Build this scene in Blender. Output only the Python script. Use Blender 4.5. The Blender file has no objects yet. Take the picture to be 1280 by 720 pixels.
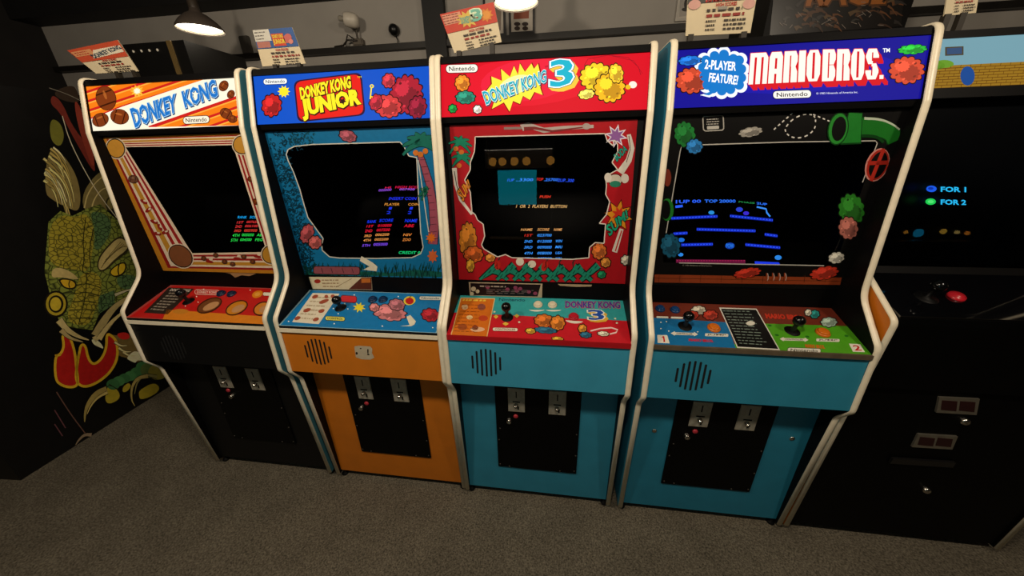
import bpy, bmesh, math, random
from mathutils import Vector, Matrix
from mathutils.geometry import tessellate_polygon
random.seed(7)
SC = bpy.context.scene
COL = SC.collection
SC.view_settings.view_transform = 'Standard'
SC.view_settings.look = 'None'

# ------------------------------------------------------------------ camera
CAM = Vector((0.36164304, -1.0042592, 1.37444883))
YAW, PIT, ROL = [math.radians(a) for a in (-8.03964997, 21.89416055, -1.33107545)]
F = 417.9925
FWD = Vector((math.sin(YAW)*math.cos(PIT), math.cos(YAW)*math.cos(PIT), -math.sin(PIT)))
_r = Vector((math.cos(YAW), -math.sin(YAW), 0)); _u = _r.cross(FWD)
RGT = _r*math.cos(ROL) + _u*math.sin(ROL)
UPV = -_r*math.sin(ROL) + _u*math.cos(ROL)
cd = bpy.data.cameras.new('camera'); cam = bpy.data.objects.new('camera', cd); COL.objects.link(cam)
cd.sensor_width = 36; cd.lens = F*36/1280; cd.clip_start = 0.02
M = Matrix((RGT, UPV, -FWD)).transposed().to_4x4(); M.translation = CAM
cam.matrix_world = M
SC.camera = cam

def ray(x, y): return FWD + RGT*((x-640)/F) - UPV*((y-360)/F)
def hit(x, y, O, N):
    d = ray(x, y)
    return CAM + d*((O-CAM).dot(N)/d.dot(N))
def at_y(x, y, Y): return hit(x, y, Vector((0, Y, 0)), Vector((0, 1, 0)))
def at_x(x, y, X): return hit(x, y, Vector((X, 0, 0)), Vector((1, 0, 0)))
def at_z(x, y, Z): return hit(x, y, Vector((0, 0, Z)), Vector((0, 0, 1)))
FZ = -0.028                                   # carpet level (cabinets stand on levelling feet)

# ------------------------------------------------------------------ materials
def lin(h):
    h = h.lstrip('#')
    c = [int(h[i:i+2], 16)/255 for i in (0, 2, 4)]
    return [(v/12.92 if v <= .04045 else ((v+.055)/1.055)**2.4) for v in c] + [1]
_mc = {}
def mat(hexc, rough=.5, var=.12, scale=30, metal=0., spec=.4, bump=0., gain=1.):
    k = (hexc, rough, var, scale, metal, spec, bump, gain)
    if k in _mc: return _mc[k]
    m = bpy.data.materials.new('surface_'+hexc); m.use_nodes = True
    nt = m.node_tree; b = nt.nodes['Principled BSDF']
    b.inputs['Roughness'].default_value = rough; b.inputs['Metallic'].default_value = metal
    b.inputs['Specular IOR Level'].default_value = spec
    c = [v*gain for v in lin(hexc)]
    tc = nt.nodes.new('ShaderNodeTexCoord'); nz = nt.nodes.new('ShaderNodeTexNoise')
    nz.inputs['Scale'].default_value = scale; nz.inputs['Detail'].default_value = 3
    nt.links.new(tc.outputs['Object'], nz.inputs['Vector'])
    cr = nt.nodes.new('ShaderNodeValToRGB')
    cr.color_ramp.elements[0].position = .3; cr.color_ramp.elements[1].position = .7
    cr.color_ramp.elements[0].color = [v*(1-var) for v in c[:3]]+[1]
    cr.color_ramp.elements[1].color = [min(1, v*(1+var)) for v in c[:3]]+[1]
    nt.links.new(nz.outputs['Fac'], cr.inputs['Fac']); nt.links.new(cr.outputs['Color'], b.inputs['Base Color'])
    if bump:
        bp = nt.nodes.new('ShaderNodeBump'); bp.inputs['Strength'].default_value = bump; bp.inputs['Distance'].default_value = .01
        nt.links.new(nz.outputs['Fac'], bp.inputs['Height']); nt.links.new(bp.outputs['Normal'], b.inputs['Normal'])
    _mc[k] = m; return m
def ink(h): return mat(h, .32, .06, 60, 0, .4)
def glow(h, s=1.0):
    k = ('glow', h, s)
    if k in _mc: return _mc[k]
    m = bpy.data.materials.new('glow_'+h); m.use_nodes = True
    b = m.node_tree.nodes['Principled BSDF']; c = lin(h)
    b.inputs['Base Color'].default_value = [v*.06 for v in c[:3]]+[1]
    b.inputs['Emission Color'].default_value = c; b.inputs['Emission Strength'].default_value = s
    b.inputs['Roughness'].default_value = .5; b.inputs['Specular IOR Level'].default_value = .06
    _mc[k] = m; return m
def glass_mat(name, fac=.045, tint='ffffff'):
    m = bpy.data.materials.new(name); m.use_nodes = True
    nt = m.node_tree; nt.nodes.clear()
    o = nt.nodes.new('ShaderNodeOutputMaterial'); mx = nt.nodes.new('ShaderNodeMixShader')
    t = nt.nodes.new('ShaderNodeBsdfTransparent'); g = nt.nodes.new('ShaderNodeBsdfGlossy')
    fr = nt.nodes.new('ShaderNodeFresnel'); fr.inputs['IOR'].default_value = 1.5
    g.inputs['Roughness'].default_value = .01; t.inputs['Color'].default_value = lin(tint)
    nt.links.new(fr.outputs[0], mx.inputs[0]); nt.links.new(t.outputs[0], mx.inputs[1]); nt.links.new(g.outputs[0], mx.inputs[2])
    nt.links.new(mx.outputs[0], o.inputs[0]); return m
def carpet_mat():
    m = bpy.data.materials.new('speckled_carpet'); m.use_nodes = True
    nt = m.node_tree; b = nt.nodes['Principled BSDF']; b.inputs['Roughness'].default_value = .95
    b.inputs['Specular IOR Level'].default_value = .1
    tc = nt.nodes.new('ShaderNodeTexCoord')
    n1 = nt.nodes.new('ShaderNodeTexNoise'); n1.inputs['Scale'].default_value = 170; n1.inputs['Detail'].default_value = 5; n1.inputs['Roughness'].default_value = .7
    n2 = nt.nodes.new('ShaderNodeTexNoise'); n2.inputs['Scale'].default_value = 5; n2.inputs['Detail'].default_value = 6
    cr = nt.nodes.new('ShaderNodeValToRGB')
    cr.color_ramp.elements[0].position = .34; cr.color_ramp.elements[0].color = lin('3f3a31')
    cr.color_ramp.elements[1].position = .68; cr.color_ramp.elements[1].color = lin('8d8473')
    mx = nt.nodes.new('ShaderNodeMix'); mx.data_type = 'RGBA'; mx.blend_type = 'MULTIPLY'; mx.inputs[0].default_value = .55
    bp = nt.nodes.new('ShaderNodeBump'); bp.inputs['Strength'].default_value = .5; bp.inputs['Distance'].default_value = .006
    for n in (n1, n2): nt.links.new(tc.outputs['Object'], n.inputs['Vector'])
    nt.links.new(n1.outputs['Fac'], cr.inputs['Fac'])
    nt.links.new(cr.outputs['Color'], mx.inputs[6]); nt.links.new(n2.outputs['Color'], mx.inputs[7])
    c2 = nt.nodes.new('ShaderNodeValToRGB')
    c2.color_ramp.elements[0].position = .3; c2.color_ramp.elements[0].color = (.55, .55, .55, 1)
    c2.color_ramp.elements[1].position = .7; c2.color_ramp.elements[1].color = (1, 1, 1, 1)
    nt.links.new(n2.outputs['Fac'], c2.inputs['Fac']); nt.links.new(c2.outputs['Color'], mx.inputs[7])
    nt.links.new(mx.outputs[2], b.inputs['Base Color'])
    nt.links.new(n1.outputs['Fac'], bp.inputs['Height']); nt.links.new(bp.outputs['Normal'], b.inputs['Normal'])
    return m
def scale_mat(h1, h2, sc=38):
    m = bpy.data.materials.new('painted_scales'); m.use_nodes = True
    nt = m.node_tree; b = nt.nodes['Principled BSDF']; b.inputs['Roughness'].default_value = .45
    tc = nt.nodes.new('ShaderNodeTexCoord'); v = nt.nodes.new('ShaderNodeTexVoronoi'); v.feature = 'DISTANCE_TO_EDGE'
    v.inputs['Scale'].default_value = sc; cr = nt.nodes.new('ShaderNodeValToRGB')
    cr.color_ramp.elements[0].position = .0; cr.color_ramp.elements[0].color = [v*2. for v in lin(h2)]
    cr.color_ramp.elements[1].position = .12; cr.color_ramp.elements[1].color = [v*2.7 for v in lin(h1)]
    nt.links.new(tc.outputs['Object'], v.inputs['Vector']); nt.links.new(v.outputs['Distance'], cr.inputs['Fac'])
    nt.links.new(cr.outputs['Color'], b.inputs['Base Color']); return m

BLACK = mat('050404', .5, .2, 20, 0, .15)
BLACKM = mat('080808', .7, .2, 20, 0, .2)
CREAM = mat('ece0c6', .35, .06, 40, 0, .5)
CHROME = mat('c9c4ba', .22, .08, 30, 1.)
STEEL = mat('a39d8e', .45, .15, 60, .25)
DARKSTEEL = mat('3a3630', .5, .2, 60, .6)

# ------------------------------------------------------------------ object helpers
def empty(name, loc, label, cat, group=None):
    o = bpy.data.objects.new(name, None); COL.objects.link(o); o.location = loc
    o.empty_display_size = .05
    o['label'] = label; o['category'] = cat
    if group: o['group'] = group
    return o
def woff(p):
    v = Vector((0, 0, 0))
    while p: v += p.location; p = p.parent
    return v
def link(name, bm, mats, parent=None, label=None, smooth=False):
    off = woff(parent)
    bmesh.ops.translate(bm, verts=bm.verts, vec=-off)
    me = bpy.data.meshes.new(name); bm.to_mesh(me); bm.free()
    for m in (mats if isinstance(mats, list) else [mats]): me.materials.append(m)
    if smooth:
        for p in me.polygons: p.use_smooth = True
    o = bpy.data.objects.new(name, me); COL.objects.link(o); o.parent = parent
    if label: o['label'] = label
    return o
def tag(o, label, cat, group=None):
    o['label'] = label; o['category'] = cat
    if group: o['group'] = group
    return o
def struct(o): o['kind'] = 'structure'; return o
def box(bm, lo, hi, mi=0):
    vs = [bm.verts.new((x, y, z)) for x in (lo[0], hi[0]) for y in (lo[1], hi[1]) for z in (lo[2], hi[2])]
    for f in ((0, 1, 3, 2), (4, 6, 7, 5), (0, 4, 5, 1), (2, 3, 7, 6), (0, 2, 6, 4), (1, 5, 7, 3)):
        fc = bm.faces.new([vs[i] for i in f]); fc.material_index = mi
    return vs
def bx(lo, hi): bm = bmesh.new(); box(bm, lo, hi); return bm
def prism(pts, x0, x1):
    """closed (y,z) outline extruded along x"""
    bm = bmesh.new()
    a = [bm.verts.new((x0, y, z)) for y, z in pts]; b = [bm.verts.new((x1, y, z)) for y, z in pts]
    bm.faces.new(a); bm.faces.new(b[::-1]); n = len(pts)
    for i in range(n): bm.faces.new((a[i], b[i], b[(i+1) % n], a[(i+1) % n]))
    bmesh.ops.recalc_face_normals(bm, faces=bm.faces); return bm
def frame_from(axis):
    n = axis.normalized(); t = n.orthogonal().normalized(); return t, n.cross(t), n
def lathe(bm, base, axis, prof, seg=20, mi=0):
    """prof: (radius, height along axis)"""
    t, s, n = frame_from(axis); rings = []
    for r, h in prof:
        if r < 1e-6: rings.append([bm.verts.new(base+n*h)])
        else: rings.append([bm.verts.new(base+n*h+(t*math.cos(2*math.pi*i/seg)+s*math.sin(2*math.pi*i/seg))*r) for i in range(seg)])
    for A, B in zip(rings, rings[1:]):
        for i in range(seg):
            j = (i+1) % seg
            if len(A) == 1 and len(B) == 1: continue
            if len(A) == 1: f = bm.faces.new((A[0], B[i], B[j]))
            elif len(B) == 1: f = bm.faces.new((A[i], A[j], B[0]))
            else: f = bm.faces.new((A[i], A[j], B[j], B[i]))
            f.material_index = mi; f.smooth = True
    bmesh.ops.recalc_face_normals(bm, faces=bm.faces)
def tube(bm, pts, r, seg=8):
    pts = [Vector(p) for p in pts]; rings = []
    up = Vector((.123, .456, .881))
    for i, p in enumerate(pts):
        d = (pts[min(i+1, len(pts)-1)]-pts[max(i-1, 0)]).normalized()
        a = d.cross(up).normalized(); b = d.cross(a)
        rings.append([bm.verts.new(p+(a*math.cos(2*math.pi*k/seg)+b*math.sin(2*math.pi*k/seg))*r) for k in range(seg)])
    for A, B in zip(rings, rings[1:]):
        for k in range(seg):
            f = bm.faces.new((A[k], A[(k+1) % seg], B[(k+1) % seg], B[k])); f.smooth = True
    bm.faces.new(rings[0][::-1]); bm.faces.new(rings[-1])
    bmesh.ops.recalc_face_normals(bm, faces=bm.faces)
def fillet(pts, rad, n=7):
    out = []
    for i, p in enumerate(pts):
        r = rad[i]
        if r == 0 or i in (0, len(pts)-1): out.append(p); continue
        P = Vector(p); A = (Vector(pts[i-1])-P); B = (Vector(pts[i+1])-P)
        ang = A.angle(B); d = min(r/math.tan(ang/2), A.length*.48, B.length*.48)
        a = P+A.normalized()*d; b = P+B.normalized()*d
        for k in range(n+1):
            t = k/n; q = a*(1-t)**2+P*2*t*(1-t)+b*t*t; out.append((q.x, q.y))
    return out

# ------------------------------------------------------------------ flat artwork printed on a plane
_tc = {}
def text_geo(s, bold=0., shear=0.):
    k = (s, bold, shear)
    if k in _tc: return _tc[k]
    c = bpy.data.curves.new('lettering', 'FONT'); c.body = s; c.offset = bold; c.shear = shear; c.resolution_u = 2
    o = bpy.data.objects.new('lettering', c); COL.objects.link(o)
    dg = bpy.context.evaluated_depsgraph_get(); me = bpy.data.meshes.new_from_object(o.evaluated_get(dg))
    vs = [(v.co.x, v.co.y) for v in me.vertices]; fs = [list(p.vertices) for p in me.polygons]
    bpy.data.objects.remove(o); bpy.data.curves.remove(c); bpy.data.meshes.remove(me)
    _tc[k] = (vs, fs); return vs, fs
def clip(poly, cl):
    """Sutherland-Hodgman, both convex-ish in pixels"""
    def area(p): return sum(p[i][0]*p[(i+1) % len(p)][1]-p[(i+1) % len(p)][0]*p[i][1] for i in range(len(p)))
    if area(cl) < 0: cl = cl[::-1]
    out = poly
    for i in range(len(cl)):
        a, b = cl[i], cl[(i+1) % len(cl)]; inp = out; out = []
        if not inp: break
        def side(p): return (b[0]-a[0])*(p[1]-a[1])-(b[1]-a[1])*(p[0]-a[0])
        for j in range(len(inp)):
            p, q = inp[j], inp[(j+1) % len(inp)]; sp, sq = side(p), side(q)
            if sp >= 0: out.append(p)
            if sp*sq < 0:
                t = sp/(sp-sq); out.append((p[0]+(q[0]-p[0])*t, p[1]+(q[1]-p[1])*t))
    return out
class Art:
    """printing on one real plane; drawn shapes are measured on the plane itself"""
    def __init__(s, O, N, mk=ink, step=.00025, lim=None):
        s.lim = lim; s.O = Vector(O); s.N = Vector(N).normalized()
        if s.N.dot(CAM-s.O) < 0: s.N = -s.N
        s.bm = bmesh.new(); s.mats = []; s.mk = mk; s.step = step; s.lay = 0
    def mi(s, m):
        m = s.mk(m) if isinstance(m, str) else m
        if m not in s.mats: s.mats.append(m)
        return s.mats.index(m)
    def P(s, x, y):
        p = hit(x, y, s.O, s.N)
        if s.lim:                                # keep the print inside its panel
            x0, x1, A, B, yo = s.lim
            p.x = min(max(p.x, x0), x1); t = (p.z-A[1])/(B[1]-A[1]); t = min(max(t, 0.), 1.)
            p.z = A[1]+(B[1]-A[1])*t; p.y = A[0]+(B[0]-A[0])*t+yo
        return p
    def face(s, pts, m, L):
        vs = [s.bm.verts.new(s.P(*p)+s.N*(s.step*L)) for p in pts]
        if len(vs) < 3: return
        f = s.bm.faces.new(vs); f.material_index = s.mi(m)
        f.normal_update()
        if f.normal.dot(s.N) < 0: f.normal_flip()
    def poly(s, pts, m, L=1):
        if len(pts) < 3: return
        if getattr(s, 'smooth', 0) and 5 <= len(pts) <= 16:          # round the drawn outline
            for _ in range(2):
                q = []
                for i in range(len(pts)):
                    A, B = pts[i], pts[(i+1) % len(pts)]; q += [lerp(A, B, .25), lerp(A, B, .75)]
                pts = q
        if len(pts) == 4: s.face(pts, m, L); return
        tr = tessellate_polygon([[Vector((x, y, 0)) for x, y in pts]])
        for t in tr: s.face([pts[i] for i in t], m, L)
    def ring(s, outer, inner, m, L=0):
        allp = outer+inner
        for t in tessellate_polygon([[Vector((x, y, 0)) for x, y in outer], [Vector((x, y, 0)) for x, y in inner]]):
            s.face([allp[i] for i in t], m, L)
    def ell(s, cx, cy, rx, ry, m, L=1, rot=0, n=20, a0=0, a1=360):
        c, q = math.cos(math.radians(rot)), math.sin(math.radians(rot)); pts = []
        full = abs(a1-a0) >= 360
        for i in range(n if full else n+1):
            a = math.radians(a0+(a1-a0)*i/n); u, v = rx*math.cos(a), ry*math.sin(a)
            pts.append((cx+u*c-v*q, cy+u*q+v*c))
        s.poly(pts, m, L)
    def line(s, pts, w, m, L=1, w1=None):
        if getattr(s, 'smooth', 0) and len(pts) > 2:
            for _ in range(2):
                q = [pts[0]]
                for i in range(len(pts)-1): q += [lerp(pts[i], pts[i+1], .25), lerp(pts[i], pts[i+1], .75)]
                pts = q+[pts[-1]]
        n = len(pts); l = []; r = []
        for i in range(n):
            a = pts[max(i-1, 0)]; b = pts[min(i+1, n-1)]
            d = math.hypot(b[0]-a[0], b[1]-a[1]) or 1; nx, ny = -(b[1]-a[1])/d, (b[0]-a[0])/d
            h = (w if w1 is None else w+(w1-w)*i/(n-1))/2
            l.append((pts[i][0]+nx*h, pts[i][1]+ny*h)); r.append((pts[i][0]-nx*h, pts[i][1]-ny*h))
        for i in range(n-1): s.face([l[i], l[i+1], r[i+1], r[i]], m, L)
    def bush(s, cx, cy, rx, ry, m, L=2, rot=0, seed=None):
        """rounded leafy clump with a dark outline, lighter and darker lobes"""
        rn = random.Random(seed if seed is not None else int(cx*7+cy*13)); s.seq = getattr(s, 'seq', 0.)+.55
        if s.seq > 9: s.seq = .55
        L = L+s.seq; n = max(6, int(5+(rx+ry)*.22)); pts = []; ph = rn.random()*6
        c, q = math.cos(math.radians(rot)), math.sin(math.radians(rot))
        for i in range(n*6):
            a = 2*math.pi*i/(n*6); b = abs(math.sin(a*n/2+ph)); k = .80+.22*b**.6
            pts.append((rx*k*math.cos(a), ry*k*math.sin(a)))
        def tr(p, k=1., ox=0, oy=0): return [(cx+ox+(u*c-v*q)*k, cy+oy+(u*q+v*c)*k) for u, v in p]
        g = 1+1.1/max(rx, ry)
        v = lin(m); hx = lambda f: ''.join('%02x' % int(255*min(1, max(0, (x**(1/2.2))*f))) for x in v[:3])
        s.poly(tr(pts, g*1.03), hx(.18), L); s.poly(tr(pts), m, L+.12)
        s.poly(tr(pts, .6, rx*.16, ry*.2), hx(.78), L+.24); s.poly(tr(pts, .42, -rx*.25, -ry*.3), hx(1.22), L+.36)
        for k in range(7):
            a = 6.28*k/7+rn.random(); r0 = .62+.1*rn.random()
            s.ell(cx+rx*r0*math.cos(a), cy+ry*r0*math.sin(a), max(.4, rx*.1), max(.3, ry*.07), hx(1.3 if k % 2 else .6), L+.46, -30, 8)
    def star(s, cx, cy, r, m, L=1, k=9, inner=.6, sy=1, rot=0):
        s.poly([(cx+math.cos(rot+math.pi*i/k)*r*(1 if i % 2 == 0 else inner), cy+math.sin(rot+math.pi*i/k)*r*sy*(1 if i % 2 == 0 else inner)) for i in range(2*k)], m, L)
    def text(s, t, quad, m, L=2, bold=0., shear=0., sub=None):
        v0, _ = text_geo(t, 0, shear); vs, fs = text_geo(t, bold, shear)
        x0 = min(v[0] for v in v0); x1 = max(v[0] for v in v0); y0 = min(v[1] for v in v0); y1 = max(v[1] for v in v0)
        tl, tr, br, bl = quad; out = []
        for x, y in vs:
            u = (x-x0)/(x1-x0); w = (y-y0)/(y1-y0)
            out.append(tuple((tl[k]*(1-u)+tr[k]*u)*w+(bl[k]*(1-u)+br[k]*u)*(1-w) for k in (0, 1)))
        mi = s.mi(m)
        bv = [s.bm.verts.new(s.P(*p)+s.N*(s.step*L)) for p in out]
        for f in fs:
            try: fc = s.bm.faces.new([bv[i] for i in f])
            except ValueError: continue
            fc.material_index = mi; fc.normal_update()
            if fc.normal.dot(s.N) < 0: fc.normal_flip()
    def pill(s, cx, cy, w, h, rot, fill, edge=None, txt=None, tc='101010', L=2, r=None):
        c, q = math.cos(math.radians(rot)), math.sin(math.radians(rot))
        def rr(w, h, rad):
            pts = []
            for (sx, sy, a) in ((1, 1, 0), (-1, 1, 90), (-1, -1, 180), (1, -1, 270)):
                for k in range(6):
                    t = math.radians(a+18*k); u = sx*(w/2-rad)+rad*math.cos(t); v = sy*(h/2-rad)+rad*math.sin(t)
                    pts.append((cx+u*c-v*q, cy+u*q+v*c))
            return pts
        rad = h/2*.9 if r is None else r
        if edge: e = h*.14+.5; s.poly(rr(w+e, h+e, min(rad+e/2, (h+e)/2)), edge, L)
        s.poly(rr(w, h, rad), fill, L+1)
        if txt:
            a, b = w*.41, h*.30
            qd = [(cx+u*c-v*q, cy+u*q+v*c) for u, v in ((-a, -b), (a, -b), (a, b), (-a, b))]
            s.text(txt, qd, tc, L+2, bold=.012)
    def scribble(s, quad, rows, m, L=2, fill=.85, hh=.5, seed=1):
        """lines of unreadably small print as word-length strokes"""
        rn = random.Random(seed); tl, tr, br, bl = quad
        def at(u, v): return tuple((tl[k]*(1-u)+tr[k]*u)*(1-v)+(bl[k]*(1-u)+br[k]*u)*v for k in (0, 1))
        for r in range(rows):
            u = 0.; v0 = (r+.5-hh/2)/rows; v1 = (r+.5+hh/2)/rows; end = fill*(.75+.25*rn.random())
            while u < end:
                w = rn.uniform(.05, .2); e = min(u+w, end)
                s.face([at(u, v0), at(e, v0), at(e, v1), at(u, v1)], m, L); u = e+rn.uniform(.025, .05)
    def done(s, name, parent, label=None): return link(name, s.bm, s.mats, parent, label)

# ------------------------------------------------------------------ the setting
CARPET = carpet_mat()
struct(link('floor', bx((-4.5, -4.2, FZ-.1), (4.5, 2.2, FZ)), CARPET))
WALLM = mat('9a958e', .8, .05, 6, 0, .2, .05)
struct(link('wall_back', bx((-3.12, 1.30, FZ), (4.2, 1.42, 2.75)), WALLM))
struct(link('wall_left', bx((-3.32, -4.2, FZ), (-3.12, 1.42, 2.75)), mat('14110f', .8, .2, 8)))
struct(link('wall_front', bx((-3.3, -4.2, FZ), (4.3, -4.0, 2.75)), mat('16130f', .8, .2, 8)))
struct(link('wall_right', bx((4.2, -4.2, FZ), (4.4, 1.42, 2.75)), mat('16130f', .8, .2, 8)))
struct(link('ceiling', bx((-3.3, -4.2, 2.75), (4.4, 1.42, 2.85)), mat('0a0909', .9, .2, 8)))
struct(link('trim_1', bx((-3.12, 1.262, 1.966), (4.2, 1.300, 1.996)), mat('16130f', .5, .2, 12)))
struct(link('trim_2', bx((-3.12, 1.16, 2.232), (4.2, 1.300, 2.75)), mat('0d0c0b', .7, .2, 12)))
struct(link('trim_3', bx((-.435, 1.255, FZ), (-.31, 1.300, 2.232)), mat('0d0c0b', .6, .2, 12)))

# ------------------------------------------------------------------ cabinets
XS = {1: -1.27403631, 2: -.622793463, 3: 0., 4: .654292670}
YO = {1: .0099, 2: .0062, 3: 0., 4: -.0042}
W = .605; T = .0170
PROF = [(0, 0), (-.0402, .5749), (-.0778, .6279), (-.0723, .8472), (.032, .9615), (.0679, 1.4729), (.1101, 1.6455)]
FILL = [0, .05, .03, .035, .09, .02, .028]
BACK = .74
GLASS = glass_mat('screen_glass')

def side_panel(root, xc, yo, outer, inner, face_out, prof=PROF, fil=FILL, trim=CREAM):
    """xc: centre of the board; face_out: -1 when the outer face looks to -x"""
    front = fillet(prof+[(BACK, prof[-1][1]-.0)], fil+[0])
    pts = [(y+yo, z) for y, z in front]+[(BACK+yo, 0)]
    bm = prism(pts, xc-T/2, xc+T/2)
    for f in bm.faces:
        f.material_index = 0
        if abs(f.normal.x) > .9 and f.normal.x*face_out < 0: f.material_index = 1
    p = link('side_panel', bm, [outer, inner], root)
    # moulding strip along the front and top edge
    bm = bmesh.new(); rows = []
    n = len(front)
    for i, (y, z) in enumerate(front):
        a = Vector(front[max(i-1, 0)]); b = Vector(front[min(i+1, n-1)]); d = (b-a).normalized()
        nn = Vector((-d.y, d.x))                      # outward (towards the player / up)
        row = []
        for k, (dx, h) in enumerate(((-.5, -.001), (-.5, .0012), (-.36, .0036), (0, .0046), (.36, .0036), (.5, .0012), (.5, -.001))):
            row.append(bm.verts.new((xc+dx*(T+.0006), y+yo+nn.x*h, z+nn.y*h)))
        rows.append(row)
    for A, B in zip(rows, rows[1:]):
        for k in range(6): f = bm.faces.new((A[k], A[k+1], B[k+1], B[k])); f.smooth = True
    bm.faces.new(rows[0]); bm.faces.new(rows[-1])
    bmesh.ops.recalc_face_normals(bm, faces=bm.faces)
    link('edge_molding', bm, trim, p, 'cream rubber edge moulding')
    return p

def yz_plane(A, B, yo):
    """plane holding the x axis and the line from A to B, both (y,z)"""
    d = Vector((0, B[0]-A[0], B[1]-A[1])); return Vector((0, A[0]+yo, A[1])), d.cross(Vector((1, 0, 0)))
def slab(x0, x1, A, B, th, yo):
    """a board between (y,z) points A and B with its thickness behind the face"""
    d = Vector((B[0]-A[0], B[1]-A[1])).normalized(); n = Vector((d.y, -d.x))*th
    return prism([(A[0]+yo, A[1]), (B[0]+yo, B[1]), (B[0]+yo+n.x, B[1]+n.y), (A[0]+yo+n.x, A[1]+n.y)], x0, x1)

MAR = ((.0775, 1.4795), (.1125, 1.6215)); BEZ = ((.105, .952), (.097, 1.459)); CP = ((-.0745, .824), (.11, .886))
BOXP = ((-.0775, .632), (-.0705, .815)); LOW = ((.012, .012), (.010, .62)); MON = ((.237, 1.018), (.415, 1.273))
LIP = ((.110, .887), (.107, .950))

def bolt(bm, p, n, r=.006):
    lathe(bm, p, n, [(r, 0), (r*.95, .0015), (r*.5, .003), (0, .0034)], 10)

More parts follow.
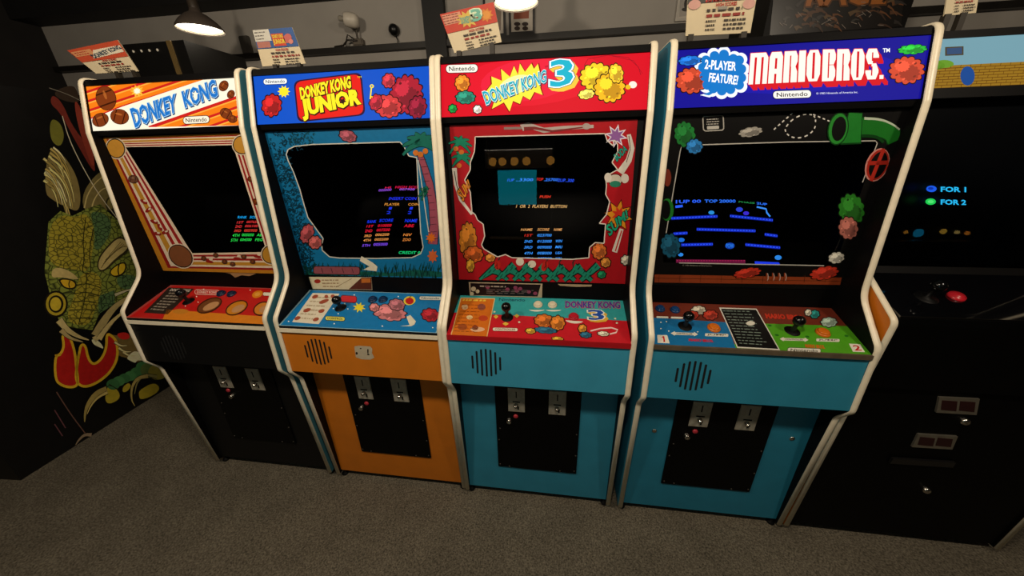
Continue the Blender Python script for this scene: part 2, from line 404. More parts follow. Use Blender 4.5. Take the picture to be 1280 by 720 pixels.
def cabinet(i, label, outer, lower_hex, box_hex, edge_mat, inner=BLACK, grille=True, lower_gloss=.45):
    x0 = XS[i]; yo = YO[i]; xi0 = x0+T/2; xi1 = x0+W-T/2
    root = empty('arcade_cabinet', (x0+W/2, yo+.36, FZ), label, 'arcade machine', 'row of upright arcade machines')
    side_panel(root, x0, yo, outer, inner, -1); side_panel(root, x0+W, yo, outer, inner, 1)
    link('back_panel', bx((xi0, yo+BACK-.012, 0.0), (xi1, yo+BACK, 1.64)), BLACKM, root)
    link('top_panel', bx((xi0, yo+.118, 1.624), (xi1, yo+BACK-.012, 1.640)), BLACK, root)
    link('light_block', bx((xi0-.01, yo+.05, FZ), (xi1+.01, yo+BACK-.05, 0)), BLACKM, root)  # added dark block, keeps light out of the gap under the cabinet
    for fx in (x0+.012, x0+W-.012):
        bm = bmesh.new(); lathe(bm, Vector((fx, yo+.026, FZ)), Vector((0, 0, 1)), [(0, 0), (.014, 0), (.014, .008), (.006, .010), (.006, .028)], 12)
        link('leveling_foot', bm, BLACKM, root)
    # marquee brackets
    link('marquee_bracket', slab(xi0, xi1, (.1085, 1.6215), (.1155, 1.640), .02, yo), BLACK, root)
    link('marquee_bracket', slab(xi0, xi1, (.083, 1.4635), (.0800, 1.4795), .02, yo), BLACK, root)
    link('marquee_backing', slab(xi0, xi1, (.094, 1.484), (.127, 1.622), .01, yo), BLACKM, root)
    link('hood_panel', slab(xi0, xi1, (.098, 1.452), (.1, 1.470), .03, yo), BLACKM, root)
    # lower front
    LM = mat(lower_hex, lower_gloss, .06, 14, 0, .35)
    low = link('lower_panel', slab(xi0, xi1, LOW[0], LOW[1], .016, yo), LM, root)
    BM = mat(box_hex, lower_gloss, .05, 14, 0, .35)
    pts = [BOXP[0], BOXP[1], (-.0705, .822), (.09, .876), (.09, .80), (.012, .640), (.012, .632)]
    fb = link('control_box', prism([(y+yo, z) for y, z in pts], xi0, xi1), BM, root)
    link('rear_lip', slab(xi0, xi1, LIP[0], LIP[1], .015, yo), BLACK, root)
    # coin door
    yd = yo+.0098
    bm = bx((x0+.143, yd-.004, .150), (x0+.467, yd+.002, .566))
    bmesh.ops.bevel(bm, geom=[e for e in bm.edges], offset=.0015, segments=1, affect='EDGES')
    door = link('coin_door', bm, mat('040404', .45, .2, 30, 0, .12), root)
    for cx in (.226, .380):
        bm = bx((x0+cx-.032, yd-.008, .452), (x0+cx+.032, yd-.003, .562))
        bmesh.ops.bevel(bm, geom=[e for e in bm.edges if abs(e.verts[0].co.y-e.verts[1].co.y) < 1e-6], offset=.002, segments=2, affect='EDGES')
        pl = link('coin_plate', bm, STEEL, door, 'brushed steel coin entry plate')
        bm = bmesh.new()
        box(bm, (x0+cx-.002, yd-.0088, .520), (x0+cx+.002, yd-.0078, .548), 0)
        link('coin_slot', bm, BLACKM, door)
        link('key_slot', bx((x0+cx+.004, yd-.0088, .464), (x0+cx+.010, yd-.0078, .480)), BLACKM, door)
        link('return_guide', bx((x0+cx-.014, yd-.0088, .4975), (x0+cx+.014, yd-.0078, .503)), BLACKM, door)
        bm = bmesh.new(); lathe(bm, Vector((x0+cx-.001, yd-.008, .486)), Vector((0, -1, 0)), [(.009, 0), (.009, .004), (.006, .008), (.006, .014), (0, .016)], 14)
        link('coin_return_knob', bm, CHROME, door, smooth=False)
    bm = bmesh.new(); lathe(bm, Vector((x0+(.196 if i != 1 else .232), yd-.004, .405 if i != 1 else .408)), Vector((0, -1, 0)), [(.012, 0), (.012, .004), (.009, .009), (.009, .012), (.003, .012), (.003, .010), (0, .010)], 16)
    link('door_lock', bm, CHROME, door)
    bm = bmesh.new(); lathe(bm, Vector((x0+(.222 if i != 1 else .222), yd-.004, .428 if i != 1 else .436)), Vector((0, -1, 0)), [(.009, 0), (.009, .003), (.0065, .005), (0, .006)], 14)
    link('reject_button', bm, mat('b0303c', .35, .1), door, 'small red button')
    for bxp, bz in ((.152, .30), (.158, .36), (.458, .36), (.46, .25), (.19, .158), (.40, .158), (.152, .165), (.458, .165)):
        bm = bmesh.new(); bolt(bm, Vector((x0+bxp, yd-.004, bz)), Vector((0, -1, 0)), .0035); link('door_screw', bm, DARKSTEEL, door)
    # speaker slots
    if grille:
        bm = bmesh.new(); R = .054; cx = x0+.137 if i > 1 else x0+.165; cz = .722 if i > 1 else .70
        o, n = yz_plane(*BOXP, yo); n = n.normalized(); n = -n if n.y > 0 else n
        for k in range(7):
            dx = (k-3)*.0158; h = math.sqrt(max(R*R-dx*dx*1.0, .0003)); w = .0034
            for side in (0,):
                pts = []
                for t in range(9): a = math.pi*t/8; pts.append((dx+w*math.cos(a), h-w+w*math.sin(a)))
                for t in range(9): a = math.pi+math.pi*t/8; pts.append((dx+w*math.cos(a), -h+w+w*math.sin(a)))
                fr = .0005
                vs = []
                for u, v in pts:
                    z = cz+v; y = BOXP[0][0]+(BOXP[1][0]-BOXP[0][0])*(z-BOXP[0][1])/(BOXP[1][1]-BOXP[0][1])+yo
                    vs.append(bm.verts.new(Vector((cx+u, y, z))+n*fr))
                f = bm.faces.new(vs); f.normal_update()
                if f.normal.y > 0: f.normal_flip()
        link('speaker_grille', bm, mat('040404', .9), fb, 'round group of seven black slots')
    if edge_mat:
        dz = 0 if i == 4 else -.0125
        bm = slab(xi0, xi1, (-.0785, .8125+dz), (-.0778, .8265+dz), .012, yo)
        link('panel_edge_strip', bm, edge_mat, root)
        if dz: link('panel_gap', slab(xi0, xi1, (-.0740, .812), (-.0738, .8238), .006, yo), BLACKM, root)
    # monitor deep behind the glass
    mon = link('monitor', slab(xi0+.02, xi1-.02, (MON[0][0]-.0315, MON[0][1]-.045), (MON[1][0]+.0315, MON[1][1]+.045), .05, yo), mat('030304', .25, .1, 10, 0, .3), root)
    g = bmesh.new(); o, n = yz_plane(*BEZ, yo)
    vs = [g.verts.new((x, y+yo+.002, z)) for x, (y, z) in ((xi0, BEZ[0]), (xi1, BEZ[0]), (xi1, BEZ[1]), (xi0, BEZ[1]))]
    f = g.faces.new(vs)
    link('screen_glass', g, GLASS, root)
    return root, mon, door, fb, low, yo

def plane(i, seg): return yz_plane(*seg, YO[i])
def panel_art(i, seg, **k): return Art(*plane(i, seg), lim=(XS[i]+T/2, XS[i]+W-T/2, seg[0], seg[1], YO[i]), **k)
def quad_px(i, seg, inset=0.):
    """pixel corners of a panel between the side boards, from the real panel"""
    x0 = XS[i]+T/2; x1 = XS[i]+W-T/2
    def px(v):
        d = v-CAM; z = d.dot(FWD); return (640+F*d.dot(RGT)/z, 360-F*d.dot(UPV)/z)
    (a, b), (c, e) = seg; y = YO[i]
    return [px(Vector(p)) for p in ((x0, c+y, e), (x1, c+y, e), (x1, a+y, b), (x0, a+y, b))]
def lerp(a, b, t): return (a[0]+(b[0]-a[0])*t, a[1]+(b[1]-a[1])*t)

def joystick(root, x, y, i, ball='0a0a0a', h=.055):
    o, n = plane(i, CP); n = n.normalized(); n = n if n.z > 0 else -n
    p = hit(x, y, o, n)
    bm = bmesh.new(); lathe(bm, p+n*.001, n, [(0, .003), (.019, .002), (.021, 0)], 20); bmesh.ops.recalc_face_normals(bm, faces=bm.faces)
    j = link('joystick', bm, BLACK, root, 'black ball-top joystick')
    bm = bmesh.new(); lathe(bm, p+n*.002, n, [(.009, 0), (.006, .012), (.0055, h-.015)], 12)
    link('shaft', bm, mat('101010', .3), j)
    bm = bmesh.new(); c = h; r = .0165
    lathe(bm, p, n, [(r*math.sin(math.pi*k/10), c-r*math.cos(math.pi*k/10)) for k in range(11)], 20)
    link('ball_top', bm, mat(ball, .18, .05, 10, 0, .5), j)
def button(root, x, y, i, hexc, r=.0135, lab=None):
    o, n = plane(i, CP); n = n.normalized(); n = n if n.z > 0 else -n
    p = hit(x, y, o, n)
    bm = bmesh.new(); lathe(bm, p+n*.0008, n, [(r*1.3, 0), (r*1.3, .003), (r*1.12, .006), (r*1.02, .006), (r*1.02, .004)], 22)
    b = link('push_button', bm, mat(hexc, .3, .05), root, lab)
    bm = bmesh.new(); lathe(bm, p+n*.0008, n, [(r, .002), (r, .009), (r*.85, .0105), (0, .0095)], 22)
    link('plunger', bm, mat(hexc, .25, .05), b)

# ================= cabinet 1 : all black front, stripes
TEAL = mat('46808e', .4, .06, 14)
ORANGE = mat('d37a18', .4, .06, 14)
root, mon, door, fb, low, yo = cabinet(1, 'black-fronted arcade machine with orange striped DONKEY KONG marquee, leftmost of the row', TEAL, '030303', '030303', CREAM, lower_gloss=.55)
G = lambda h: glow(h, 1.1)
a = panel_art(1, MAR, mk=G)
q = quad_px(1, MAR)
a.poly(q, 'fbefd6', 0)
fieldA = [q[0], (256, 97), (152, 132), (113.5, 147)]
fieldB = [(186, 159), (300, 120), q[2]]
for fld, base in ((fieldA, 'ef7a14'), (fieldB, 'ef7a14')):
    a.poly(fld, base, 1)
    for k in range(-8, 30):
        c0 = 60+k*12; s = .345
        st = [(90, c0+0), (330, c0-240*s), (330, c0-240*s+3.2), (90, c0+3.2)]
        a.poly(clip(st, fld), 'c8201a', 2)
        st = [(90, c0+3.2), (330, c0-240*s+3.2), (330, c0-240*s+5), (90, c0+5)]
        a.poly(clip(st, fld), 'f7a83a', 2)
a.line([(113.5, 148), (152, 133), (256, 98)], 1.6, 'c8201a', 3); a.line([(186, 158.5), (298, 120)], 1.6, 'c8201a', 3)
def barrel(a, x, y, r, L=4, rot=30, s=1.25, c='7a3512', d='3c1606', e='a85a24'):
    a.ell(x, y, r*s+.7, r+.7, d, L, rot); a.ell(x, y, r*s, r, c, L+1, rot)
    cc, qq = math.cos(math.radians(rot)), math.sin(math.radians(rot))
    for t in (-.5, .5):
        u = t*r*s; h = r*.85
        a.line([(x+u*cc+h*qq, y+u*qq-h*cc), (x+u*cc-h*qq, y+u*qq+h*cc)], r*.16, d, L+2)
    a.ell(x-r*.1, y-r*.35, r*.5, r*.14, e, L+2, rot)
barrel(a, 133, 123, 12, rot=70); barrel(a, 150, 146, 9, rot=15); barrel(a, 126, 150, 8, rot=-20)
barrel(a, 280, 107.5, 5.2, rot=-60); barrel(a, 289, 118, 4, rot=-60); barrel(a, 283, 142, 6, rot=30); barrel(a, 291, 149, 4.2, rot=10)
a.star(172, 114, 9, 'f9b733', 5, 10, .6, .9); a.star(172, 114, 5, 'fbefd6', 6, 10, .6, .9)
qd = [(163.7, 137), (219, 118.5), (221, 139.5), (170, 159)]; qk = [(228, 115.5), (269, 100), (272.8, 120), (232.5, 134.5)]
for t, qq in (('DONKEY', qd), ('KONG', qk)):
    a.text(t, [(x+.8, y+.9) for x, y in qq], '123a6e', 7, .075); a.text(t, qq, '9fd0ee', 8, .055); a.text(t, qq, '1f6fc0', 9, .03)
a.star(180.5, 145, 4, 'fbefd6', 10, 5, .45, 1, -1.5); a.star(245, 118, 4.6, 'fbefd6', 10, 5, .45, 1, -1.5)
a.pill(246, 150, 32, 8.6, -3, 'f6ead0', '40200c', 'Nintendo', '2a2018', 6)
a.done('marquee', root, 'lit marquee: blue DONKEY KONG lettering on white band between orange and red stripes')
# bezel
a = panel_art(1, BEZ); q = quad_px(1, BEZ)
inn = [(157, 184), (291, 181.5), (333.5, 315), (240, 316.5)]
bands = [(0, .16, 'b87a22'), (.16, .26, '8c1f1c'), (.26, .36, 'd9c7ae'), (.36, .52, 'b8842c'), (.52, .6, 'd9c7ae'), (.6, .7, '98201f'), (.7, .8, 'd9c7ae'), (.8, .9, '98201f'), (.9, 1.0, 'd9c7ae')]
for t0, t1, h in bands:
    for k in range(4):
        A, B, c, d = q[k], q[(k+1) % 4], inn[(k+1) % 4], inn[k]
        if k == 2 and t0 == 0: h2 = 'b87a22'
        else: h2 = h
        a.poly([lerp(A, d, t0), lerp(B, c, t0), lerp(B, c, t1), lerp(A, d, t1)], h2, 0)
for (x, y, rx, ry, h, rot) in ((145, 185.5, 14, 12.5, 'c08a34', 55), (303, 181, 13, 13, 'c08a34', 60), (226, 320, 18, 14, '7c4a2c', 40), (339, 318, 13, 13, 'b8842c', 50)):
    a.ell(x, y, rx, ry, 'd9c7ae', 2, rot); a.ell(x, y, rx-1.2, ry-1.2, '241410', 3, rot); a.ell(x, y, rx-2.4, ry-2.4, h, 4, rot)
barrel(a, 167, 224, 4.6, 4, 10, c='6a4230', d='33201a', e='9a7a60'); barrel(a, 313, 224, 2.5, 4, 40); barrel(a, 320, 252, 3, 4, 40)
for x, y in ((255, 323), (270, 319), (281, 327), (291, 330), (305, 321), (316, 327)): barrel(a, x, y, 2.3, 4, 20, c='6a3a22', d='33201a')
for x, y, r in ((180, 252, 30), (186, 262, -40), (193, 277, 20), (200, 284, 60), (207, 290, -20), (197, 292, 10)):
    a.ell(x, y, 5, 2.2, '8c2018', 5, r); a.ell(x+1.5, y-1, 2, 1.2, 'd9c7ae', 6, r)
for x, y in ((262, 327), (297, 323), (322, 321)): a.ell(x, y, 5, 1.6, '8c2018', 3, 10); a.ell(x+2, y-3, 2.4, 1.6, 'd9c7ae', 5)
a.done('bezel', root, 'striped cream, red and gold screen surround with corner roundels')
# screen print
SG = lambda h: glow(h, 1.1)
a = Art(*plane(1, MON), mk=SG)
def rows(a, L, items):
    for t, x0, y0, x1, y1, h, sl in items:
        dy = (x1-x0)*sl
        a.text(t, [(x0, y0), (x1, y0+dy), (x1-1, y1+dy), (x0-1, y1)], h, L, .012)
rows(a, 3, [('RANK', 298, 270, 309, 273, '18a0e8', .02), ('SCORE', 313, 270, 327, 273, '18a0e8', .02),
 ('1ST', 297, 276.5, 305, 279.5, 'd03030', 0), ('007650', 309, 276, 324, 279, 'd03030', 0), ('NAME', 331, 270, 341, 273, '18a0e8', 0),
 ('2ND', 295, 281.5, 303, 284.8, 'd03030', 0), ('006100', 307, 281, 323, 284.2, 'd03030', 0), ('3RD', 293.5, 287, 302, 290, 'd03c2a', 0), ('005950', 306, 286.5, 322, 289.8, 'd03c2a', 0),
 ('4TH', 291.5, 292.5, 300, 296, '28d048', 0), ('005050', 303, 292, 318, 295.4, '28d048', 0), ('ABC', 322, 292, 332, 295.4, '28d048', 0),
 ('5TH', 289.5, 298.5, 297.5, 302, '28d048', 0), ('004300', 301, 298, 315, 301.4, '28d048', 0), ('FEG', 320, 298, 329, 301.4, '28d048', 0),
 ('ICE', 326, 281, 338, 284.2, 'd03030', 0), ('ABE', 325, 286.5, 337, 289.8, 'd03c2a', 0)])
a.done('screen_text', mon, 'blue, red and green score table glowing on the screen')
# control panel
link('panel_board', slab(XS[1]+T/2, XS[1]+W-T/2, CP[0], CP[1], .008, YO[1]), BLACK, root)
a = panel_art(1, CP); q = quad_px(1, CP)
a.poly(q, 'a8423c', 1); ins = [lerp(q[0], q[2], .025), lerp(q[1], q[3], .025), lerp(q[2], q[0], .02), lerp(q[3], q[1], .02)]
a.poly(ins, 'b81a18', 2)
a.poly([(208.5, 387), (342, 396.5), (345, 412), (200, 402)], 'd07a1c', 3)
a.ell(226, 389.5, 10, 3.2, 'c07a20', 4)
a.poly([(211, 359.5), (243, 361), (210, 393), (180, 391)], '2c221c', 3)
a.scribble([(213, 365), (236, 366), (209, 390), (187, 388)], 7, '8a7f70', 4, .9, .45, 3)
a.text('DONKEY KONG', [(215, 361), (239, 362), (236, 365), (212, 364)], 'c8bcae', 4, .03)
a.pill(259, 365.5, 30, 5.2, 2, 'b81a18', 'd8c8b8', 'DONKEY KONG', 'e8d8c8', 4)
a.pill(338, 368, 18, 4, 2, 'e8dcc8', '601010', None, L=4)
for x, y, h, w in ((262, 382, '6a3c1c', 17), (296, 385, 'c07818', 15), (328, 386, 'c87c28', 12)):
    a.ell(x, y, w, 8.4, '3a1408', 4, -24); a.ell(x, y, w-1.6, 6.8, h, 5, -24); a.ell(x+2, y+1, w-6, 4, 'b8875a', 6, -24)
a.ell(322, 368, 7, 4.4, 'd88018', 4, -20); a.ell(322, 368, 3.5, 2.2, 'e8a040', 5, -20)
for x, y in ((246, 371), (248, 378), (232, 383), (313, 363), (255, 362)): a.ell(x, y, .8, .8, 'e8dcc8', 7)
cp = a.done('control_panel', root, 'red control panel with orange front strip and dark instruction block')
joystick(root, 236, 377, 1, '0c0c10', .045)
button(root, 277, 367.5, 1, '15233c', .013, 'dark blue push button'); button(root, 290, 368, 1, '15233c', .013, 'dark blue push button')
# torn edge of cardboard under the bezel
a = panel_art(1, LIP); a.poly([(281, 338.5), (320, 340), (312, 345), (302, 344), (294, 347), (288, 342)], 'a07a52', 3)
a.done('torn_cardboard', root, 'torn brown cardboard edge')

# ================= cabinet 2 : orange
root, mon, door, fb, low, yo = cabinet(2, 'orange arcade machine with blue DONKEY KONG JUNIOR marquee, second from the left', TEAL, 'c9711a', 'cb731a', CREAM)
a = panel_art(2, MAR, mk=G); q = quad_px(2, MAR)
a.poly(q, '0a4fc0', 0)
a.pill(344.5, 102, 29, 6.6, -2, 'f2f2ee', '0a2a70', 'Nintendo', '303848', 4)
a.star(355, 114.5, 8, 'ffe228', 3, 10, .62)
c4 = [(369, 102.5), (450, 92.5), (455, 142.5), (374, 151)]
def rquad(c4, r, grow=0.):
    pts = []; cx = sum(p[0] for p in c4)/4; cy = sum(p[1] for p in c4)/4
    c4 = [(cx+(x-cx)*(1+grow), cy+(y-cy)*(1+grow*1.5)) for x, y in c4]
    for i in range(4):
        P = Vector(c4[i]); A = Vector(c4[i-1]); B = Vector(c4[(i+1) % 4]); u = P+(A-P).normalized()*r; v = P+(B-P).normalized()*r
        for k in range(6): t = k/5; w = u*(1-t)**2+P*2*t*(1-t)+v*t*t; pts.append((w.x, w.y))
    return pts
a.poly(rquad(c4, 9, .05), '2a0a30', 2); a.poly(rquad(c4, 9), 'e01a10', 3)
for t, qq, b in (('DONKEY KONG', [(375, 110.5), (438, 95.5), (439, 109.5), (377, 124)], .05), ('JUNIOR', [(377, 126), (447.5, 112), (450.5, 135), (381, 150)], .06)):
    a.text(t, [(x+.7, y+.7) for x, y in qq], '3a1208', 5, b+.04); a.text(t, qq, '3a1208', 6, b+.035); a.text(t, qq, 'ffe620', 7, b)
a.star(429, 127, 5, '301008', 9, 5, .45, 1, -1.2)
a.text('TM', [(447, 96), (452, 95.5), (452, 97.5), (447, 98)], 'ffe620', 6)
# key and plain rounded rocks where the figures stood
a.ell(465, 108, 2.6, 2.4, 'ffe228', 5); a.ell(465, 108, 1.1, 1, '0a4fc0', 6); a.line([(464.5, 110), (463, 124)], 1.6, 'ffe228', 5); a.line([(463.2, 121), (466, 121.3)], 1.3, 'ffe228', 5)
for x, y, rx, ry, h in ((508, 118, 20, 24, 'a81e30'), (522, 134, 11, 14, '8c1830'), (485, 133, 17, 14, 'd03a3a'), (470, 128, 8, 10, 'b82636'), (486, 101, 8, 9, 'c83440'), (340, 132, 12, 14, 'c02020')):
    a.bush(x, y, rx, ry, h, 2, 12)
a.done('marquee', root, 'lit blue marquee with yellow DONKEY KONG JUNIOR lettering in red box')
# bezel
a = panel_art(2, BEZ); q = quad_px(2, BEZ)
inn = [(360, 187), (368, 183), (391, 180.5), (500, 177.5), (505, 183), (511, 195), (521, 197), (523, 240), (526, 290), (529, 309), (526, 317), (515, 322), (470, 323), (425, 322.5), (412, 321), (403, 313), (402, 306), (404, 298), (396, 287), (385, 272), (379, 252), (375, 237), (367, 215), (360, 200), (358, 193)]
a.ring(q, inn, '116a9a', 0)
mid = lambda P, t=.0: P
n = len(inn); cx = 450; cy = 250
for i in range(n):
    A, B = inn[i], inn[(i+1) % n]
    a.line([A, B], 1.3, 'c8c4b8', 2)
rn = random.Random(4)
for k in range(520):      # leafy scribble on the left side
    t = rn.random(); e = lerp(q[0], q[3], t); w = lerp((392 if t < .12 else 360, 181), (402, 310), t)
    u = rn.random()*.86; x, y = e[0]+2+(w[0]-e[0]-4)*u, e[1]+(0)*u+rn.uniform(-3, 3)
    if y < q[0][1]+1 or y > q[3][1]-2: continue
    an = rn.random()*6.3; l = rn.uniform(2.5, 5)
    a.line([(x, y), (x+l*.6*math.cos(an), y+l*.6*math.sin(an)), (x+l*math.cos(an+.7), y+l*math.sin(an+.7))], 1.25, '083246', 1+(k % 3)*.3)
for k in range(70):
    x = rn.uniform(362, 392); y = rn.uniform(163, 180)
    an = rn.random()*6.3; a.line([(x, y), (x+3*math.cos(an), y+3*math.sin(an))], .9, '0e4450', 2)
for k in range(170):
    x = rn.uniform(380, 551); y = rn.uniform(330, 345); a.line([(x, y+5), (x+rn.uniform(-3, 3), y-3)], 1.7, '0c3c38', 3, .3)
a.poly([(382, 345), (552, 346), (552, 340), (520, 337), (490, 341), (450, 339), (410, 341), (383, 339)], '10584c', 2)
a.pill(421, 338, 57, 9, 1, '8a4a52', '2c1420', None, L=3, r=2.5)
for x in (402, 414, 428, 440): a.line([(x, 335), (x+2, 341)], .8, '4a2430', 6)
# palm tree on the right
tr = [(525, 193), (531, 210), (537, 230), (541, 255), (543, 280), (541, 305)]
a.line(tr, 8, '2a1420', 2, 13); a.line(tr, 6.4, '9a4a5c', 3, 11.4)
for t in range(12): y = 200+t*9; x = 526+(y-195)*.16 if y < 250 else 537+(y-250)*.08; a.line([(x-2, y), (x+6, y-1)], .6, '4a2030', 4)
def frond(a, x, y, ang, l, w, h, L):
    pts = []; c, s_ = math.cos(ang), math.sin(ang)
    for k in range(7):
        t = k/6; pts.append((x+c*l*t, y+s_*l*t+t*t*l*.45))
    a.line(pts, w, '0a2a24', L, w*.35); a.line(pts, w-1.2, h, L+1, w*.2)
for an in (-2.9, -2.4, -1.9, -1.3, -.8, -.3, 0.2, 2.9): frond(a, 526, 178, an, 23, 11, '14685a', 3+abs(an)*.5)
for x, y in ((520, 191), (526, 193), (532, 189)): a.ell(x, y, 3.4, 3.6, 'c87028', 8)
for an in (-2.6, 2.8, -1.6, 2.2): frond(a, 533, 238, an, 10, 7, '166650', 5)
a.line([(523, 200), (536, 290)], 1.3, 'c8c4b8', 6)
a.star(539, 297, 7, 'd86a20', 6, 9, .55); a.star(541, 320, 7, 'c86030', 6, 8, .6, 1.3)
a.poly([(452, 320), (466, 328), (472, 333), (471, 339), (454, 337), (462, 333), (450, 326)], 'd8d0b8', 5)
a.ell(425, 300, 0.1, .1, '116a9a', 2)
for x, y, rx, ry, h in ((384, 292, 8, 12, 'a84a50'), (394, 303, 8, 8, 'b85a58'), (435, 170, 11, 7, 'a05060')):
    a.bush(x, y, rx, ry, h, 2, 20)
a.done('bezel', root, 'blue jungle screen surround with palm tree')
a = Art(*plane(2, MON), mk=SG)
rows(a, 3, [('000000', 474, 236.5, 490, 239.5, '8a4ad0', -.05), ('HI', 482, 233.5, 489, 236, 'd02050', -.05), ('HIGH SCORE', 495, 232.5, 530, 235.5, 'd01848', .0), ('007900', 500, 235.5, 519, 238, '9a58d8', 0),
 ('INSERT COIN', 487, 246.5, 521, 250, '2030e0', 0), ('PLAYER', 481.5, 254, 500, 257, 'd08838', 0), ('COIN', 511, 254, 524, 257, 'd08838', 0),
 ('1', 487, 259, 490, 262, '1c34d8', 0), ('1', 513, 259, 516, 262, '1c34d8', 0), ('2', 484, 264, 489, 267.5, '1c34d8', 0), ('2', 510.5, 264, 515, 267.5, '1c34d8', 0),
 ('RANK', 460, 275.5, 471, 279, '1838e8', -.03), ('SCORE', 475, 274, 492, 277.5, '1838e8', -.03), ('NAME', 507, 274, 522, 277.8, '1838e8', 0),
 ('1ST', 459, 281.5, 467.5, 284.5, 'd81830', -.03), ('010000', 473, 280.5, 490, 284, 'd81830', -.03), ('ABE', 506, 280.5, 518, 284, 'd81830', 0),
 ('2ND', 457, 287, 466, 290.5, 'd81830', -.03), ('007500', 471.5, 286, 488, 289.5, 'd81830', -.03),
 ('3RD', 456, 293.5, 465, 296.5, 'e09048', -.03), ('006200', 470, 292, 487, 295.2, 'e09048', -.03), ('NIV', 505, 292, 515, 295.2, 'd88038', 0),
 ('4TH', 455, 299, 464, 302, 'e09048', -.03), ('005500', 469, 298, 486, 301, 'e09048', -.03), ('ZOO', 504, 298, 514, 301.4, 'd88038', 0),
 ('5TH', 453.5, 305.5, 463, 308.5, '7a48e0', -.03), ('005000', 467.5, 304, 485, 307.5, '7a48e0', -.03), ('CREDIT 00', 499, 314, 529, 317.5, '18c870', .01)])
a.done('screen_text', mon, 'blue, red, orange and green score table glowing on the screen')
a = panel_art(2, LIP)
c4 = [(386, 346), (464.5, 346.5), (465.5, 362.5), (391, 361)]
a.poly(c4, 'd8cba8', 3); a.poly([(452, 347), (464.5, 346.8), (465, 362), (436, 361.5)], '5a2a1c', 4); a.poly([(452, 348), (463, 347.8), (463.5, 353), (452, 353.5)], 'c06a28', 5)
a.ell(397, 351.5, 4, 2.6, 'a03024', 4); a.line([(420, 359), (440, 348)], .6, '907850', 4); a.scribble([(402, 348), (430, 348), (430, 360), (404, 360)], 3, '9a7a58', 4, .9, .3, 9)
a.done('instruction_strip', root, 'cream printed strip with small pictures')
link('panel_board', slab(XS[2]+T/2, XS[2]+W-T/2, CP[0], CP[1], .008, YO[2]), BLACK, root)
a = panel_art(2, CP); q = quad_px(2, CP)
ins = [lerp(q[0], q[2], .012), lerp(q[1], q[3], .012), lerp(q[2], q[0], .012), lerp(q[3], q[1], .012)]
a.poly(q, '8fb4c0', 1); a.poly(ins, '1674b0', 2)
a.poly([(391, 366.5), (424.5, 367.3), (398.5, 405.3), (365, 402.7)], 'd9cfb8', 3)
a.scribble([(393, 369), (420, 370), (397, 402), (370, 400)], 6, 'b0a084', 4, .95, .3, 5)
for x, y, rx in ((394, 371, 4), (408, 371, 2.4), (416, 370.5, 2.6), (405, 377, 6.5), (384, 388, 5), (402, 389, 4), (372, 398, 4), (395, 399.5, 4)): a.ell(x, y, rx, 2.2, '9a4a34', 5, -20)
a.pill(436, 374, 19, 7.5, 4, 'c0202c', '501018', None, L=4, r=2.5)
a.star(449, 384.5, 8.5, 'e8d428', 4, 8, .5, .8, .3); a.pill(419, 398.5, 24, 4.6, 3, 'd8d060', '303010', 'CONTROL', '303010', 4)
a.ell(512, 376, 7.5, 5.6, 'e0c83c', 4, -10); a.ell(512, 376.5, 5.2, 4.2, 'b81c18', 5); a.line([(512, 372.5), (514, 370)], .8, '302008', 6)
a.pill(538, 373, 27, 4.2, 1, 'd8d8cc', '305060', 'Nintendo', '304048', 4)
a.poly([(500, 408), (512, 406.5), (508, 396), (513, 394), (520, 402), (518, 406), (514, 408)], 'd8d0b8', 4)
for x, y, rx, ry, h in ((487, 391, 21, 10, 'c8787c'), (468, 384.5, 6, 5, 'd08080'), (496, 381, 10, 7, 'b06a74'), (538, 394, 11, 8, 'b02430')):
    a.bush(x, y, rx, ry, h, 2, 8)
for x, y in ((417, 386), (423, 392.5), (435, 386.5), (431, 380), (443, 369), (498, 371), (418, 405), (478, 408), (541, 410), (361, 402)): a.ell(x, y, .9, .8, 'e8e8e0', 6)
cp = a.done('control_panel', root, 'blue control panel with cream instruction block at left')
joystick(root, 426, 385, 2, '08080a', .04)
for x in (466, 479): button(root, x, 375, 2, '0c2c50', .0135, 'dark blue push button')
a = panel_art(2, BOXP)
st = [(443, 433), (448, 432), (463, 433), (465.5, 436), (465, 441), (468, 447), (463, 449.5), (452, 449), (445, 446.5), (444, 441)]
a.poly(st, 'b8ab92', 2)
for x, y, w, h in ((446, 441.5, 1.4, 1.6), (460, 439, .8, 3.2), (460.5, 443, 1.5, .9), (451, 435.5, 1, .7)): a.ell(x, y, w, h, '241c14', 3)
a.done('worn_sticker', fb, 'torn whitish sticker remnant')

# ================= cabinet 3 : blue, red panel
BLUE = '3a94b2'
root, mon, door, fb, low, yo = cabinet(3, 'blue arcade machine with glowing red DONKEY KONG 3 marquee, in the middle', mat('2f7d96', .4, .06, 14), '2f84a0', BLUE, None)  # lower panel is the same paint, weaker light put into its darker blue
a = panel_art(3, MAR, mk=G); q = quad_px(3, MAR)
a.poly(q, 'd40f22', 0)
a.ell(665, 100, 95, 32, 'e0162a', .4, -6); a.ell(660, 100, 60, 26, 'e8203a', .8, -8)  # reds brighten inwards to imitate the hot centre of the backlight
f4 = lambda L: [(540+x/4, y/4) for x, y in L]
burst = f4([(255, 478), (300, 420), (297, 383), (350, 405), (345, 345), (390, 385), (410, 330), (430, 375), (440, 318), (465, 360), (497, 318), (510, 345), (530, 320), (548, 400), (541, 440), (553, 475), (512, 460), (490, 500), (455, 480), (440, 520), (405, 505), (388, 558), (360, 512), (300, 545), (312, 505), (280, 500)])
a.poly([(645+(x-645)*1.05, 106+(y-106)*1.06) for x, y in burst], '8a1408', 2); a.poly(burst, 'ffe640', 3)
a.ell(645, 106, 22, 11, 'fff6a0', 4, -18)
qq = [(603, 115.5), (682, 87.5), (682.5, 102.5), (608, 131)]
